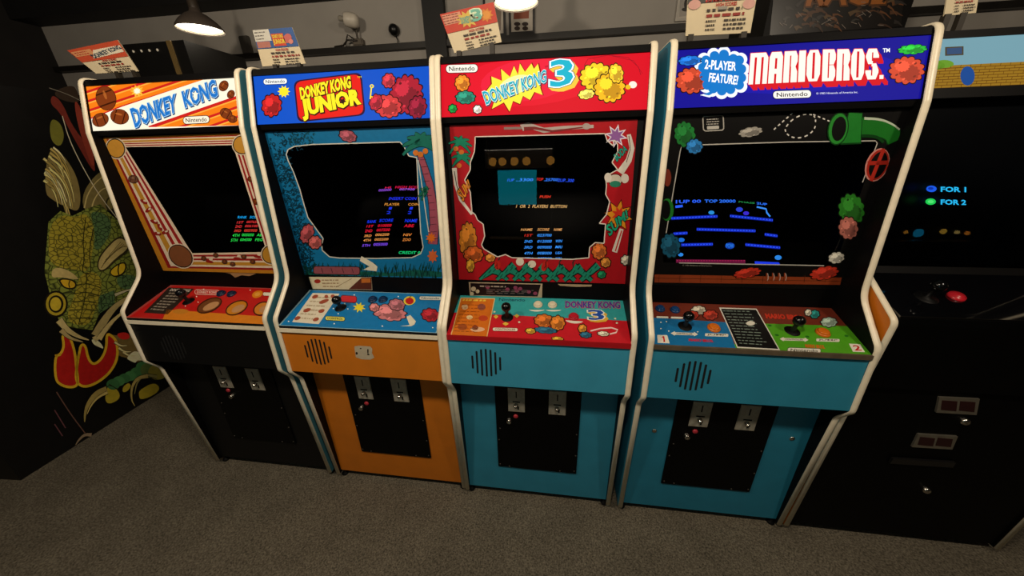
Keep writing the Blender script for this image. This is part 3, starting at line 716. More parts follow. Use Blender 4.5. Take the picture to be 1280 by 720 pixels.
a.text('DONKEY KONG', [(x+.8, y+.9) for x, y in qq], '0c4a60', 5, .07); a.text('DONKEY KONG', qq, 'f4ffff', 6, .055); a.text('DONKEY KONG', qq, '18a8b8', 7, .022)
q3 = [(689, 77), (715, 74), (715, 106), (689, 109)]
for k in range(7): a.text('3', [(x+k*.75, y+k*.7) for x, y in q3], 'f2c440', 4+k*.1, .055)
a.text('3', q3, '0c3a50', 6, .062); a.text('3', q3, 'f6ffff', 7, .05); a.text('3', q3, '18b0c8', 8, .02)
a.text('TM', [(681, 83), (685, 82), (685, 84.5), (681, 85.5)], '300808', 7)
a.pill(577.5, 86, 39, 9.6, -1.5, 'f8f4e4', '601018', 'Nintendo', '302820', 4)
for x, y, rx, ry, h in ((745, 96, 20, 17, 'ffd028'), (762, 110, 19, 18, 'ffb820'), (770, 92, 9, 12, 'ffc830'), (733, 118, 10, 6, 'ffe860')):
    a.bush(x, y, rx, ry, h, 2, -10)
a.ell(791, 106, 5, 4.4, 'f0e8d8', 3); a.ell(785, 109, 3.4, 3, 'e8b820', 4)
for x, y, rx, ry, h in ((578, 104, 9, 10, 'f08a28'), (582, 122, 12, 8, '2c8a70'), (566, 136, 5, 5, '1c9a40'), (597, 137, 5, 5, 'f4ead8')):
    a.bush(x, y, rx, ry, h, 2)
a.line([(730, 82), (735, 74), (760, 69), (785, 72), (798, 84), (801, 94)], .6, '901020', 2); a.line([(765, 70), (792, 76), (803, 92)], .5, '901020', 2)
a.done('marquee', root, 'lit red marquee with DONKEY KONG on a yellow burst and large teal 3')
a = panel_art(3, BEZ); q = quad_px(3, BEZ)
inn = [(594, 171), (756, 167), (759, 176), (766, 182), (768, 175), (772, 181), (772, 190), (768, 197), (765, 203), (772, 212), (763, 217), (757, 221), (758, 232), (757, 243), (762, 252), (758, 268), (749, 279), (757, 280), (756, 292), (755, 304), (744, 303), (737, 309), (736, 322), (715, 324), (676, 323), (640, 322), (632, 318), (622, 321), (615, 317), (605, 311), (602, 306), (606, 295), (604, 280), (597, 275), (594, 268), (590, 265), (588, 240), (581, 225), (588, 212), (588, 203), (593, 190), (594, 178)]
a.ring(q, inn, BLACKM, 0); a.ring([(562, 156.5), (797, 149), (781.5, 355.5), (574, 350.5)], inn, 'a8161f', .9); n = len(inn)
for i in range(n): a.line([inn[i], inn[(i+1) % n]], 1.3, 'd8d0c4', 6)
for (x, y, l) in ((575, 178, 15), (577, 196, 13)):
    for an in (-2.8, -2.1, -1.4, -.7, -.1, .5, 2.6): frond(a, x, y, an, l, 7, '147a5c', 1.5+abs(an)*.4)
for x, y in ((570, 186), (577, 190), (574, 207)): a.ell(x, y, 3.2, 3, 'c06a28', 4.5)
a.line([(568, 210), (570, 230), (576, 250), (590, 268)], 6, 'd8d0c4', 3, 3); a.line([(568, 214), (571, 232), (578, 250)], 1, '203028', 4)
def vtext(a, t, qd, h, L=5, o='241008'): a.text(t, qd, o, L, .075); a.text(t, qd, h, L+1, .03)
vtext(a, 'SUM!', [(571, 240), (585, 224), (588, 233), (579, 252)], 'e08a28')
a.star(770, 170, 15, 'd8d0dc', 2, 8, .5, 1, .2); a.star(770, 170, 11, '8a5a9a', 3, 8, .5, 1, .2)
a.line([(786, 168), (790, 185), (786, 200), (775, 216)], 5, 'd8d0c4', 2, 9); a.line([(786, 170), (788, 186), (783, 203)], .8, '402020', 3)
vtext(a, 'BODA', [(767, 194), (781, 181), (784, 188), (771, 202)], '1f9a88')
a.ell(769, 225, 9, 8, '281408', 2); a.ell(769, 225, 8, 7, 'c8bfae', 3); a.ell(760, 222, 4.5, 6, 'd8d0c4', 4); a.ell(781, 223, 5, 6, 'd8d0c4', 4); a.ell(769, 230, 7, 4, '2a7a60', 4)
a.star(773, 270, 19, '301008', 2, 8, .55, 1.15, .2); a.star(773, 270, 17, 'd88a20', 3, 8, .55, 1.15, .2); a.star(774, 268, 10, 'c83020', 4, 8, .5, 1.1, .4)
vtext(a, 'SUM!', [(757, 283), (783, 262), (785, 272), (762, 295)], '1fa07c', 6)
a.line([(777, 286), (768, 315)], 5, 'd8d0c4', 5, 7); a.line([(777, 288), (769, 314)], 1.5, 'c03020', 7)
for x, y, rx, ry, h in ((585, 300, 11, 22, 'c87a24'), (592, 318, 12, 10, 'c05a20'), (588, 332, 5, 8, 'd89a30'), (613, 322, 6, 5, 'd88a38'), (749, 314, 9, 10, 'c86a2c'), (757, 328, 6, 6, 'd08838'), (752, 343, 5, 4.5, '1a8a5a'), (782, 325, 6, 6, 'd0c8b4')):
    a.bush(x, y, rx, ry, h, 2)
rn = random.Random(8)
for k in range(13):       # leaves along the bottom
    x = 612+k*10.5; d = 1 if k % 2 else -1
    pts = [(x-d*10, 334+rn.uniform(-4, 3)), (x, 340), (x+d*12, 350.5)]
    a.line(pts, 11, '0c1c18', 3+(k % 3)*.4, 7); a.line(pts, 8, '1c7f66', 4.6+(k % 3)*.3, 4.5)
    for t in (.2, .5, .8): p = lerp(pts[0], pts[2], t); a.line([p, (p[0]+3, p[1]-4)], .7, '0c1c18', 6)
for x in (622, 683, 717, 700): a.line([(x, 336), (x-1, 328), (x+3, 322)], 1.4, '14302c', 5)
a.ell(622, 331, 4, 6, 'b8241c', 5); a.ell(681, 332, 4, 7, 'b8241c', 5, 20); a.ell(650, 327, 5, 5, 'd8d0bc', 5); a.ell(665, 330, 5, 4.6, 'd8d0bc', 5)
a.line([(630, 160.5), (652, 160)], 3.2, '8a7470', 3); a.line([(652, 160), (660, 156), (680, 163), (705, 160), (742, 158)], 9, 'b0a29c', 3, 4); a.line([(655, 161), (668, 160), (690, 164), (730, 159)], 4.5, '7a2a2a', 4, 1.5); a.ell(733, 158, 5, 4, 'a89a94', 5)
a.done('bezel', root, 'red screen surround with green leaves and sound-effect lettering')
a = Art(*plane(3, MON), mk=SG)
rows(a, 3, [('1UP', 635, 223.5, 643, 227, '2a50e8', 0), ('..3300', 646, 223, 667, 226.6, '3a80ff', 0), ('TOP', 671, 222.5, 679.5, 226, 'd02c28', 0), ('.25700', 681, 223, 698, 226.5, '3a80ff', 0), ('2UP..300', 698, 223.3, 718, 227.3, '2a50e8', .03),
 ('PUSH', 675.5, 244.5, 688.5, 247.6, 'e03a26', 0), ('1  OR  2  PLAYERS  BUTTON', 646, 256, 709, 259.8, 'd8a868', .005),
 ('NAME', 652, 285.6, 666, 288.6, 'd89858', 0), ('SCORE', 672.5, 285.4, 687, 288.6, 'd89858', 0), ('NAME', 693, 285.4, 703, 288.6, 'd89858', 0),
 ('1ST', 656.5, 292.7, 666, 295.7, 'c02a20', 0), ('023700', 672.3, 292.5, 690, 295.8, '3a90f0', 0),
 ('2ND', 656, 300.2, 666, 303.4, '3a90f0', 0), ('012000', 672.3, 300, 690, 303.4, '3a90f0', 0), ('WIN', 695, 299.8, 703, 303, '3a90f0', 0),
 ('3RD', 656, 307.6, 666, 310.8, '3a90f0', 0), ('009000', 672.3, 307.4, 690, 310.8, '3a90f0', 0), ('MRI', 695, 307.2, 703, 310.4, '3a90f0', 0),
 ('4TH', 656, 315, 666, 318.2, '3a90f0', 0), ('008000', 672.3, 314.8, 690, 318.2, '3a90f0', 0), ('USA', 695, 314.6, 703, 317.8, '3a90f0', 0),
 ('5TH', 656, 321.8, 666, 325.2, '3a90f0', 0), ('005200', 672.3, 321.6, 690, 325.2, '3a90f0', 0), ('HAL', 695, 321.5, 703, 325, '3a90f0', 0)])
a.done('screen_text', mon, 'blue, red and orange score table glowing on the screen')
a = panel_art(3, LIP)
a.poly([(586, 352.5), (678, 354.5), (677.5, 372), (587.5, 370)], 'b8a488', 3); a.poly([(588, 353.7), (676, 355.6), (672, 370.5), (589, 368.8)], '150d10', 4)
rn = random.Random(2)
for k in range(7): a.ell(rn.uniform(606, 672), rn.uniform(358, 367), 2.6, 2.2, '8a3c58', 5)
for x, y, r in ((592, 361, 3), (597, 364, 2.4), (590, 367, 2.4)): a.ell(x, y, r, r, 'c8bc9c', 5)
a.scribble([(600, 356), (640, 357), (640, 360), (600, 359)], 1, 'a89a8c', 5, 1, .5, 3); a.scribble([(608, 361), (670, 362), (670, 368), (608, 367)], 3, '7c6c68', 5, 1, .3, 6)
a.done('instruction_strip', root, 'black instruction strip with small pictures')
a = panel_art(3, LIP); a.poly([(697, 354.8), (740, 355.8), (739, 358), (720, 358.5), (700, 357)], 'a89474', 3); a.done('torn_cardboard', root, 'torn brown cardboard edge')
link('panel_board', slab(XS[3]+T/2, XS[3]+W-T/2, CP[0], CP[1], .008, YO[3]), mat('98141c', .35, .05), root)
link('panel_front_lip', slab(XS[3]+T/2, XS[3]+W-T/2, (-.0772, .806), (-.0768, .8235), .006, YO[3]), mat('a8161e', .35, .05), root)
a = panel_art(3, CP); q = quad_px(3, CP)
a.poly(q, 'c01a26', 1)
tl, tr = q[0], q[1]; ml = lerp(q[0], q[3], .44); mr = lerp(q[1], q[2], .47)
a.poly([tl, tr, mr, ml], '2f9a9c', 2)
c4 = [(576, 372), (619, 373), (609, 422), (563, 420)]
a.poly(c4, 'd8b878', 3); a.poly([lerp(c4[k], c4[(k+2) % 4], .025) for k in range(4)], 'cc6a1a', 4)
a.scribble([(579, 374), (616, 375), (614, 377.5), (578, 376.5)], 1, 'e8b83c', 5, 1, .8, 4)
for x, y, rx, ry, h in ((581, 384, 4, 3.4, 'd8b080'), (602, 384, 5, 4, '8a4a3c'), (587, 397, 4, 2.6, 'e0c088'), (604, 398, 6, 3.5, 'b84020'), (597, 412, 9, 3, 'dcae88'), (578, 409, 6, 4, '9a4a20'), (594, 410, 4, 3, '8a3c20')): a.ell(x, y, rx, ry, h, 5)
a.scribble([(578, 379), (616, 380), (609, 418), (567, 416)], 9, '7a3a14', 5.5, .8, .14, 12)
a.text('Nintendo', [(624, 372.8), (656.5, 373.4), (656.3, 377), (623.7, 376.4)], '143c54', 4, .01)
vt = [(707, 377), (774.6, 377.6), (775, 385.5), (707, 384.6)]
a.text('DONKEY KONG', vt, 'c84438', 4, .06); a.text('DONKEY KONG', vt, '1a3a9a', 5, .018)
q3 = [(735, 387.8), (753, 387.8), (755, 400), (737, 400)]
for k in range(5): a.text('3', [(x+k*.9, y+k*.6) for x, y in q3], 'd8a838', 4+k*.1, .05)
a.text('3', q3, 'e8e4d4', 5, .055); a.text('3', q3, '1a4aa0', 6, .02)
for x in (671, 692): a.ell(x, 386.5, 10.5, 3, 'd8d4c4', 3, 0, 12, 20, 160); a.ell(x, 384.5, 9.5, 2.2, '2f9a9c', 3.5, 0, 12, 0, 180)
a.ell(718, 400.5, 11, 4, 'd8d4c4', 3, 4, 12, 10, 170)
a.pill(631.5, 412, 31, 3.8, 1.2, 'e0d8c4', '701018', 'CONTROLLER', '802020', 3)
for x, y, w in ((646, 395, 3.4), (620, 396, 3.2), (632, 405, 4)): a.poly([(x-w, y), (x, y-2.4), (x+w, y), (x, y+2.6)], 'e0b840', 4)
for x, y, rx, ry, h in ((680, 401, 12, 8, 'c86a24'), (697, 404, 9, 9, 'd07a28'), (682, 413, 14, 4, '2a6a88'), (663, 414, 6, 3.4, 'd8a838'), (697, 424, 7, 2.8, 'd8a838'), (728, 411, 5, 5, 'd08a30'), (732, 419, 7, 3.6, '2a6a88'), (754, 417.5, 7, 3, 'd8d0b8')):
    a.bush(x, y, rx, ry, h, 2, 5)
a.line([(738, 414), (750, 411), (764, 410), (772, 412.5), (770, 416), (762, 418)], 1.8, 'e4c4c0', 5)
for x, y in ((769, 398.5), (771, 404), (649, 403), (618, 390)): a.ell(x, y, 1.4, 1.1, 'd8d8b8', 5)
cp = a.done('control_panel', root, 'teal and red control panel with orange instruction block')
joystick(root, 634, 397, 3, '060606', .05)
for x, y in ((672.5, 381.5), (690.5, 381.8)): button(root, x, y, 3, 'd8ccb0', .0125, 'cream push button')
button(root, 717, 396.5, 3, 'b01828', .0135, 'red push button')

# ================= cabinet 4 : blue, two players
root, mon, door, fb, low, yo = cabinet(4, 'blue two-player arcade machine with MARIO BROS. marquee, right of the middle one', mat('2f829c', .4, .06, 14), '257a96', '2c84a0', mat('6a5c4a', .4, .15, 40, .3))  # dimmer light low down painted as a deeper blue on the lower panel
for bxp, bz in ((.085, .41), (.545, .425)):
    bm = bmesh.new(); bolt(bm, Vector((XS[4]+bxp, YO[4]+.0105, bz)), Vector((0, -1, 0)), .009); link('panel_bolt', bm, CHROME, low)
a = panel_art(4, MAR, mk=G); q = quad_px(4, MAR)
a.poly(q, '14108c', 0); a.ell(1000, 90, 120, 26, '1814a0', .5, -4)  # brighter blue middle imitates the tube glow behind
g32 = lambda L: [(820+x/3.2, y/3.2) for x, y in L]
cl = [(905, 66), (918, 72), (926, 66+8), (929, 86), (929, 98), (926, 108), (914, 114), (902, 116), (890, 113), (882, 108), (878, 96), (876, 84), (880, 74), (892, 68)]
for x, y in cl: a.ell(x, y, 8, 8, 'eef2fa', 2)
a.ell(903, 90, 25, 24, 'eef2fa', 2.5)
for x, y in cl: a.ell(903+(x-903)*.9, 90+(y-90)*.9, 6.2, 6.2, '1474c4', 3)
a.ell(903, 90, 23, 22, '1474c4', 3.5)
a.poly([(884, 108), (896, 115), (887, 122), (875, 119), (884, 116)], 'eef2fa', 2.2); a.poly([(886, 110), (894, 115), (886, 119.5), (879, 118), (887, 115)], '1474c4', 4)
a.text('2-PLAYER', [(880.5, 75), (919, 78), (919, 88.5), (880.5, 86)], 'ffffff', 6, .03, .15); a.text('FEATURE!', [(886, 91.5), (922.5, 95.3), (921.5, 106), (885.5, 102)], 'ffffff', 6, .03, .15)
def ch(x0, y0, x1, y1, c='', r=.16):      # block with some corners cut: a b c d = tl tr br bl
    w, h = r*.55, r
    p = []
    p += [(x0, y1-h), (x0+w*1.6, y1)] if 'a' in c else [(x0, y1)]
    p += [(x1-w*1.6, y1), (x1, y1-h)] if 'b' in c else [(x1, y1)]
    p += [(x1, y0+h), (x1-w*1.6, y0)] if 'c' in c else [(x1, y0)]
    p += [(x0+w*1.6, y0), (x0, y0+h)] if 'd' in c else [(x0, y0)]
    return p
GL = {'M': [ch(0, 0, .25, 1), ch(.25, .86, .75, 1), ch(.375, 0, .625, .86), ch(.75, 0, 1, 1, 'b')],
 'A': [ch(0, 0, .42, 1, 'a'), ch(.42, .8, .58, 1), ch(.42, .3, .58, .46), ch(.58, 0, 1, 1, 'b')],
 'R': [ch(0, 0, .42, 1), ch(.42, .86, .6, 1), ch(.52, .5, 1, 1, 'bc'), ch(.54, 0, 1, .5, 'b')],
 'I': [ch(0, 0, 1, 1)],
 'O': [ch(0, 0, .41, 1, 'ad', .22), ch(.59, 0, 1, 1, 'bc', .22), ch(.41, .92, .59, 1), ch(.41, 0, .59, .08)],
 'B': [ch(0, 0, .42, 1), ch(.52, .52, 1, 1, 'bc'), ch(.52, 0, 1, .5, 'bc'), ch(.42, .9, .52, 1), ch(.42, 0, .52, .1)],
 'S': [ch(0, .5, .46, 1, 'ad', .22), ch(.56, .7, 1, 1, 'b', .22), ch(.46, .88, .56, 1), ch(.54, 0, 1, .52, 'bc', .22), ch(.46, .42, .54, .6), ch(0, 0, .44, .3, 'd', .22), ch(.44, 0, .54, .12)],
 '.': [ch(0, 0, 1, .13)]}
def stencil(a, word, quad, m, L, dx=0, dy=0, widths=None, grow=0.):
    widths = widths or {'M': 1.35, 'I': .5, '.': .3}
    tot = sum(widths.get(c, 1.)+.10 for c in word)-.10; u = 0
    for c in word:
        w = widths.get(c, 1.)
        for pl in GL[c]:
            P = []
            for x, y in pl:
                U = (u+x*w)/tot; V = 1-y
                p = lerp(lerp(quad[0], quad[1], U), lerp(quad[3], quad[2], U), V); P.append((p[0]+dx, p[1]+dy))
            a.poly(P, m, L)
            if grow:
                for k in range(len(P)): a.line([P[k], P[(k+1) % len(P)]], grow, m, L)
        u += w+.10
for t, qq in (('MARIO', [(938, 67), (1025.5, 62.4), (1024, 101.5), (935, 106)]), ('BROS.', [(1028.2, 62.3), (1105, 61), (1103.5, 99), (1026.7, 102)])):
    for k in range(5): stencil(a, t, qq, 'd01420', 3+k*.15, 1.4+k*1.1, 1.6+k*1.4)
    stencil(a, t, qq, 'd01420', 5, grow=1.6); stencil(a, t, qq, 'fff2e6', 6)
a.text('TM', [(1103, 61), (1111.5, 60.7), (1111.5, 65.5), (1103, 65.8)], 'ffffff', 6, .02)
a.pill(989.7, 118.2, 47, 9, -2, 'f8f4e8', '08083c', 'Nintendo', '202020', 4)
a.text('© 1983 Nintendo of America Inc.', [(1020, 115.8), (1072, 114), (1072, 116.5), (1020, 118.3)], 'd8d8f0', 4, .01)
for x, y, rx, ry, h in ((864, 101, 19, 16, 'c8482c'), (1133, 88, 22, 17, 'd04a30'), (862, 76, 14, 6, '1c70d0'), (1140, 62, 18, 6, '28b838')):   # plain rounded shapes, no figures
    a.bush(x, y, rx, ry, h, 2, -4)
a.done('marquee', root, 'lit dark blue marquee with white MARIO BROS. lettering and speech bubble')
a = panel_art(4, BEZ); q = quad_px(4, BEZ)
inn = [(850, 190), (852, 182), (876, 181), (985, 177.5), (1094, 176), (1096.5, 179), (1088, 205), (1079, 232), (1062, 280), (1048, 320), (1043, 331), (1027, 332), (940, 330), (849, 328.6), (829, 328), (829, 300)]
a.ring(q, inn, '0a0909', 0); n = len(inn)
a.line(inn[:6], 1.3, 'b8b4ac', 2); a.line([(1096.5, 179), (1078, 228)], 1.2, 'b8b4ac', 2); a.line([(849, 328.6), (1030, 332)], 1.2, 'b8b4ac', 2); a.line([(850, 190), (832.5, 292)], 1.3, 'b8b4ac', 2)
br = [(818, 343), (1052, 347), (1050, 356), (818, 353)]
a.poly(br, '8a3a1c', 2)
for k in range(9): x = 824+k*26; a.line([(x, 344), (x-1, 353)], .6, '5a2410', 3)
a.line([(818, 347.5), (1052, 351.5)], .6, '5a2410', 3)
# plain green band with a round mouth
a.smooth = 1
pp = [(1050, 160), (1085, 158), (1105, 161), (1116, 168), (1119, 178)]
a.line(pp, 26, '0a3c12', 3, 22); a.line(pp, 23, '1a6e20', 4, 19); a.line([(1080, 148), (1100, 149), (1115, 155), (1124, 162)], 3.4, 'b8c4ae', 5, 2); a.line([(1068, 170), (1095, 170), (1104, 178)], 4, '0a3c12', 5)
a.poly([(1060, 139.5), (1078, 141), (1076, 180), (1050, 181)], '0a3c12', 5); a.poly([(1061, 141), (1077, 142), (1075, 178), (1051, 179)], '1f7a28', 6)
a.ell(1047, 161, 13, 21, '0a3c12', 7, 12); a.ell(1047, 161, 11.6, 19.4, '2a8a30', 8, 12); a.ell(1048, 161, 8.6, 15.5, '0a0909', 9, 12)
a.smooth = 0
# red hand wheel
a.ell(1096, 206, 14, 22, 'c8837a', 5, 24); a.ell(1096.5, 206, 12.4, 20.3, 'a8281c', 6, 24); a.ell(1097, 206, 10, 17.6, '0a0909', 7, 24); a.line([(1084, 204), (1110, 203)], 5, 'a8281c', 8); a.line([(1104, 186), (1088, 226)], 4.5, 'a8281c', 8)
a.ell(834, 262, 8, 14, '1f7a28', 3); a.ell(832, 262, 6, 12, '0a0909', 4); a.ell(834, 222, 5, 11, '7a3020', 3)
# dashed loop
lp = []
for k in range(16): t = k/15; lp.append((968+24*t, 162-20*t))
def dash(pts, w=1.6):
    for k in range(0, len(pts)-1, 2): a.line([pts[k], pts[k+1]], w, 'd8d4cc', 4)
dash([(967+2.6*k, 162-2.3*k) for k in range(10)])
dash([(1000+19*math.cos(t*.22)+ (3 if math.sin(t*.22) < 0 else -3)*math.sin(t*.22)*-1, 157.5-14*math.sin(t*.22)-5*math.cos(t*.22)) for t in range(29)])
dash([(1016+3*k, 143+1.25*k) for k in range(12)])
# small notice plate
a.pill(891.5, 154, 24, 17, -3, '0a0909', 'a8a49c', None, L=3, r=2.5); a.scribble([(883, 148), (901, 147), (901, 156), (883, 157)], 3, 'a8a49c', 5, 1, .4, 3); a.pill(891, 159.4, 15, 4, -3, 'b8b4ac', None, None, L=5, r=1)
for x, y, rx, ry, h in ((856, 168, 13, 16, '1f7a34'), (868, 183, 10, 9, '2a7ac0'), (938, 165, 15, 6, '9a958c'), (838, 307, 12, 15, '1a5a78'), (1064, 262, 16, 20, '2a7a24'), (1060, 285, 12, 14, 'b0685c'), (934, 341, 17, 6, 'b83020'), (1030, 341, 18, 8, 'b83020'), (1045, 322, 10, 7, 'c8c4b8')):
    a.bush(x, y, rx, ry, h, 2, -10)
for k in range(4): a.ell(958+k*7.5, 346, 2.6, 5.5, 'b8988c', 4, 0, 12, -70, 70); a.ell(956.8+k*7.5, 346, 2.6, 5.5, '8a3a1c', 5, 0, 12, -80, 80)
a.text('© 1983 Nintendo of America Inc.', [(853, 330.5), (890, 331.2), (890, 333), (853, 332.3)], '8a867e', 3, .0)
a.done('bezel', root, 'black screen surround with green band, red wheel and dashed loop')
a = Art(*plane(4, MON), mk=SG)
def girders(a):
    B = '1c30d8'
    f = lambda x, y: (815+x/6, 230+y/6)
    def bar(x0, y0, x1, y1, w=24):
        a.poly([f(x0, y0-w/2), f(x1, y1-w/2), f(x1, y1+w/2), f(x0, y0+w/2)], '0c1c90', 2)
        a.poly([f(x0, y0-w/4), f(x1, y1-w/4), f(x1, y1+w/4), f(x0, y0+w/4)], '2a4cf0', 3)
        n = max(3, int(abs(x1-x0)/22))
        for k in range(n):
            t = (k+.5)/n; p = f(x0+(x1-x0)*t, y0+(y1-y0)*t); a.ell(p[0], p[1], .8, .8, '0c1c90', 4, n=8)
    bar(145, 258, 490, 243); bar(585, 240, 905, 272); bar(335, 340, 775, 352); bar(160, 374, 265, 368); bar(845, 378, 940, 390); bar(190, 458, 455, 452); bar(700, 455, 960, 478)
    a.text('1UP 00', [f(180, 122), f(365, 118), f(365, 140), f(180, 146)], '2a5cf0', 3, .03); a.text('TOP 20000', [f(395, 118), f(625, 118), f(625, 140), f(395, 140)], '2a6cf0', 3, .03)
    a.text('PHASE', [f(650, 128), f(770, 138), f(770, 150), f(650, 140)], '2a9a50', 3); a.text('2UP', [f(785, 136), f(862, 146), f(862, 162), f(785, 152)], '2a6cf0', 3, .03)
    a.line([f(785, 172), f(855, 188), f(860, 215), f(885, 245)], 2, '3a8af0', 3); a.line([f(175, 172), f(230, 165)], 3, '2a5cf0', 3)
    for x, y, r, h in ((445, 215, 22, '2a8ad0'), (655, 192, 26, '2a40c8'), (705, 220, 22, '3a2ac8'), (220, 420, 24, '1a6ad0'), (945, 552, 26, '2a80d8'), (215, 530, 20, '2a80d8')):
        p = f(x, y); a.ell(p[0], p[1], r/6, r/9, h, 3)
    a.text('POW', [f(556, 448), f(612, 450), f(612, 480), f(556, 478)], '2a7ae0', 4, .02); p = f(583, 464); a.ell(p[0], p[1], 6, 4, '10389a', 3)
    a.poly([f(180, 565), f(700, 570), f(700, 600), f(180, 592)], '5a1030', 2); a.poly([f(770, 580), f(950, 588), f(960, 604), f(770, 600)], '1c38d8', 3)
    for k in range(26): p = f(190+k*20, 574); a.ell(p[0], p[1]+.2, 1, .7, '9a2048', 3, n=8)
girders(a)
a.done('screen_text', mon, 'blue platform rows of the game glowing on the screen')
link('panel_board', slab(XS[4]+T/2, XS[4]+W-T/2, CP[0], CP[1], .008, YO[4]), BLACK, root)
a = panel_art(4, CP); q = quad_px(4, CP)
a.poly(q, '6a2a1c', 1)
c1 = clip([(806, 396.5), (908, 403), (925, 450), (800, 450)], q); c2 = clip([(950, 404.4), (1100, 409), (1140, 460), (925, 460)], q)
a.poly(c1, '166aa0', 2); a.poly(c2, '4c9a1c', 2); a.poly(clip([(918, 430), (960, 430), (960, 450), (918, 450)], q), '4c9a1c', 1.5)
c4 = [(898.7, 384.5), (945.6, 386), (975, 438), (921.5, 435)]
a.poly(c4, 'd0ccc0', 3); a.poly([lerp(c4[k], c4[(k+2) % 4], .03) for k in range(4)], '0c0c0c', 4)
a.scribble([(903, 387), (943, 388), (969, 434), (925, 431)], 12, '6c7a70', 5, .85, .28, 22); a.ell(938, 404.5, 5.5, 2.8, 'd8d4c4', 6)
a.text('MARIO BROS.', [(956, 392.3), (1003, 394.5), (1005, 400), (958, 398)], 'c03420', 4, .05)
a.text('MARIO BROS.', [(861, 423.5), (891, 425), (892, 428), (861, 426.5)], 'c02438', 4, .05); a.text('MARIO BROS.', [(1006, 430.5), (1030, 432), (1031, 436), (1007, 434.5)], 'c8641c', 4, .05)
for (x, y, w, t) in ((855.4, 417.3, 30, 'CONTROLLER'), (992.5, 424.4, 32, 'CONTROLLER')):
    a.poly([(x-w/2-2, y-.6), (x-w/2+3, y-3.2), (x-w/2+3, y-1.8), (x+w/2-3, y-1), (x+w/2-3, y-2.4), (x+w/2+2, y+.8), (x+w/2-3, y+3.4), (x+w/2-3, y+2), (x-w/2+3, y+1.4), (x-w/2+3, y+2.6)], 'd8d4c4', 3)
    a.text(t, [(x-w/2+5, y-1), (x+w/2-5, y-.4), (x+w/2-5, y+1.4), (x-w/2+5, y+.8)], '30302c', 4, .02)
for x, y in ((895.7, 419), (1034.7, 425.5)): a.pill(x, y, 29, 3.6, 1.5, 'd8d4c4', None, 'JUMP', '403830', 3, r=1)
for x, y in ((828, 396.8), (846, 397.4)): a.pill(x, y, 15, 2.2, 1.5, 'd8d4c4', None, None, L=3, r=.8)
for x, y, t, sk in ((829, 424, '1', 1.5), (1071, 435, '2', 3)):
    a.poly([(x-7.5, y-5.2), (x+5, y-4.8), (x+8, y+5.4), (x-7, y+4.8)] if t == '1' else [(x-10, y-5.2), (x+4, y-4.6), (x+10, y+5.4), (x-5, y+4.8)], 'ded8c8', 3)
    if t == '1': a.poly([(x-.6, y-3.6), (x+1.3, y-3.5), (x+2.4, y+3.7), (x+.3, y+3.6)], 'c02018', 4); a.poly([(x-2.2, y-2), (x-.6, y-3.6), (x-.2, y-1.8)], 'c02018', 4)
    else: a.text(t, [(x-5.5, y-3.2), (x+2.5, y-3), (x+6, y+3.4), (x-2.5, y+3.2)], 'c02018', 4, .02)
a.pill(1005, 438.3, 41, 5.4, 2, 'd8d4c4', '20401c', 'Nintendo', '282820', 3)
for x, y, rx, ry, h in ((873, 388, 9, 5.5, 'c0b8a4'), (866, 394, 7, 5, 'a83424'), (888, 394, 9, 6, 'a83424'), (1018, 393, 6, 5, '2a8a84'), (1036, 403, 10, 6, '9ab0a0'), (1010, 391, 4, 4, 'c8c4b0')):
    a.bush(x, y, rx, ry, h, 2)
for x, y in ((826, 403), (833, 402), (826, 411), (836, 414), (872, 415)): a.ell(x, y, .9, .8, 'd8d4c4', 3)
for x, y in ((962, 407), (971, 419), (1002, 408), (1009, 421), (1058, 420)): a.ell(x, y, 2.6, 1.3, '246a18', 3, 10)
cp = a.done('control_panel', root, 'control panel, blue player 1 half and green player 2 half')
joystick(root, 856, 408, 4, '070707', .045); joystick(root, 990, 414, 4, '070707', .045)
for x, y in ((892, 410.5), (1028, 416.5)): button(root, x, y, 4, 'cc6a18', .0145, 'orange push button')
for x, y in ((825, 386.5), (843.5, 388)): button(root, x, y, 4, '123a6a', .012, 'blue push button')

# ================= cabinet 5 : black front, orange sides, at the right edge
X5 = 1.285; W5 = .70; Y5 = -.004
P5 = [(0, 0), (-.035, .62), (-.045, .70), (-.058, .925), (.098, 1.035), (.124, 1.485), (.156, 1.642)]
root = empty('arcade_cabinet', (X5+W5/2, .36, FZ), 'black arcade machine with orange sides and brick-and-sky marquee, rightmost and cut off by the frame', 'arcade machine', 'row of upright arcade machines')
ORS = mat('c96f18', .4, .06, 14)
side_panel(root, X5, Y5, ORS, BLACK, -1, P5, [0, .05, .03, .03, .09, .02, .028]); side_panel(root, X5+W5, Y5, ORS, BLACK, 1, P5, [0, .05, .03, .03, .09, .02, .028])
xi0, xi1 = X5+T/2, X5+W5-T/2
link('back_panel', bx((xi0, BACK-.02, 0), (xi1, BACK-.008, 1.61)), BLACKM, root)
link('top_panel', bx((xi0, .165, 1.622), (xi1, BACK-.02, 1.637)), BLACK, root)
link('light_block', bx((xi0-.01, .05, FZ), (xi1+.01, BACK-.05, 0)), BLACKM, root)  # same added block against light leaking under this cabinet
FR = mat('030303', .5, .2, 20, 0, .1)
link('lower_panel', slab(xi0, xi1, (.006, .012), (-.03, .70), .016, Y5), FR, root)
bm = prism([(y+Y5, z) for y, z in ((-.046, .70), (-.058, .915), (-.056, .936), (.05, .972), (.05, .70))], xi0, xi1); link('control_box', bm, FR, root)
CP5 = ((-.055, .942), (.12, 1.007))
link('control_panel', slab(xi0, xi1, *CP5, .01, Y5), mat('060608', .05, .1, 20, 0, .9), root, 'glossy black control panel')
o5, n5 = yz_plane(*CP5, Y5); n5 = n5.normalized(); n5 = n5 if n5.z > 0 else -n5
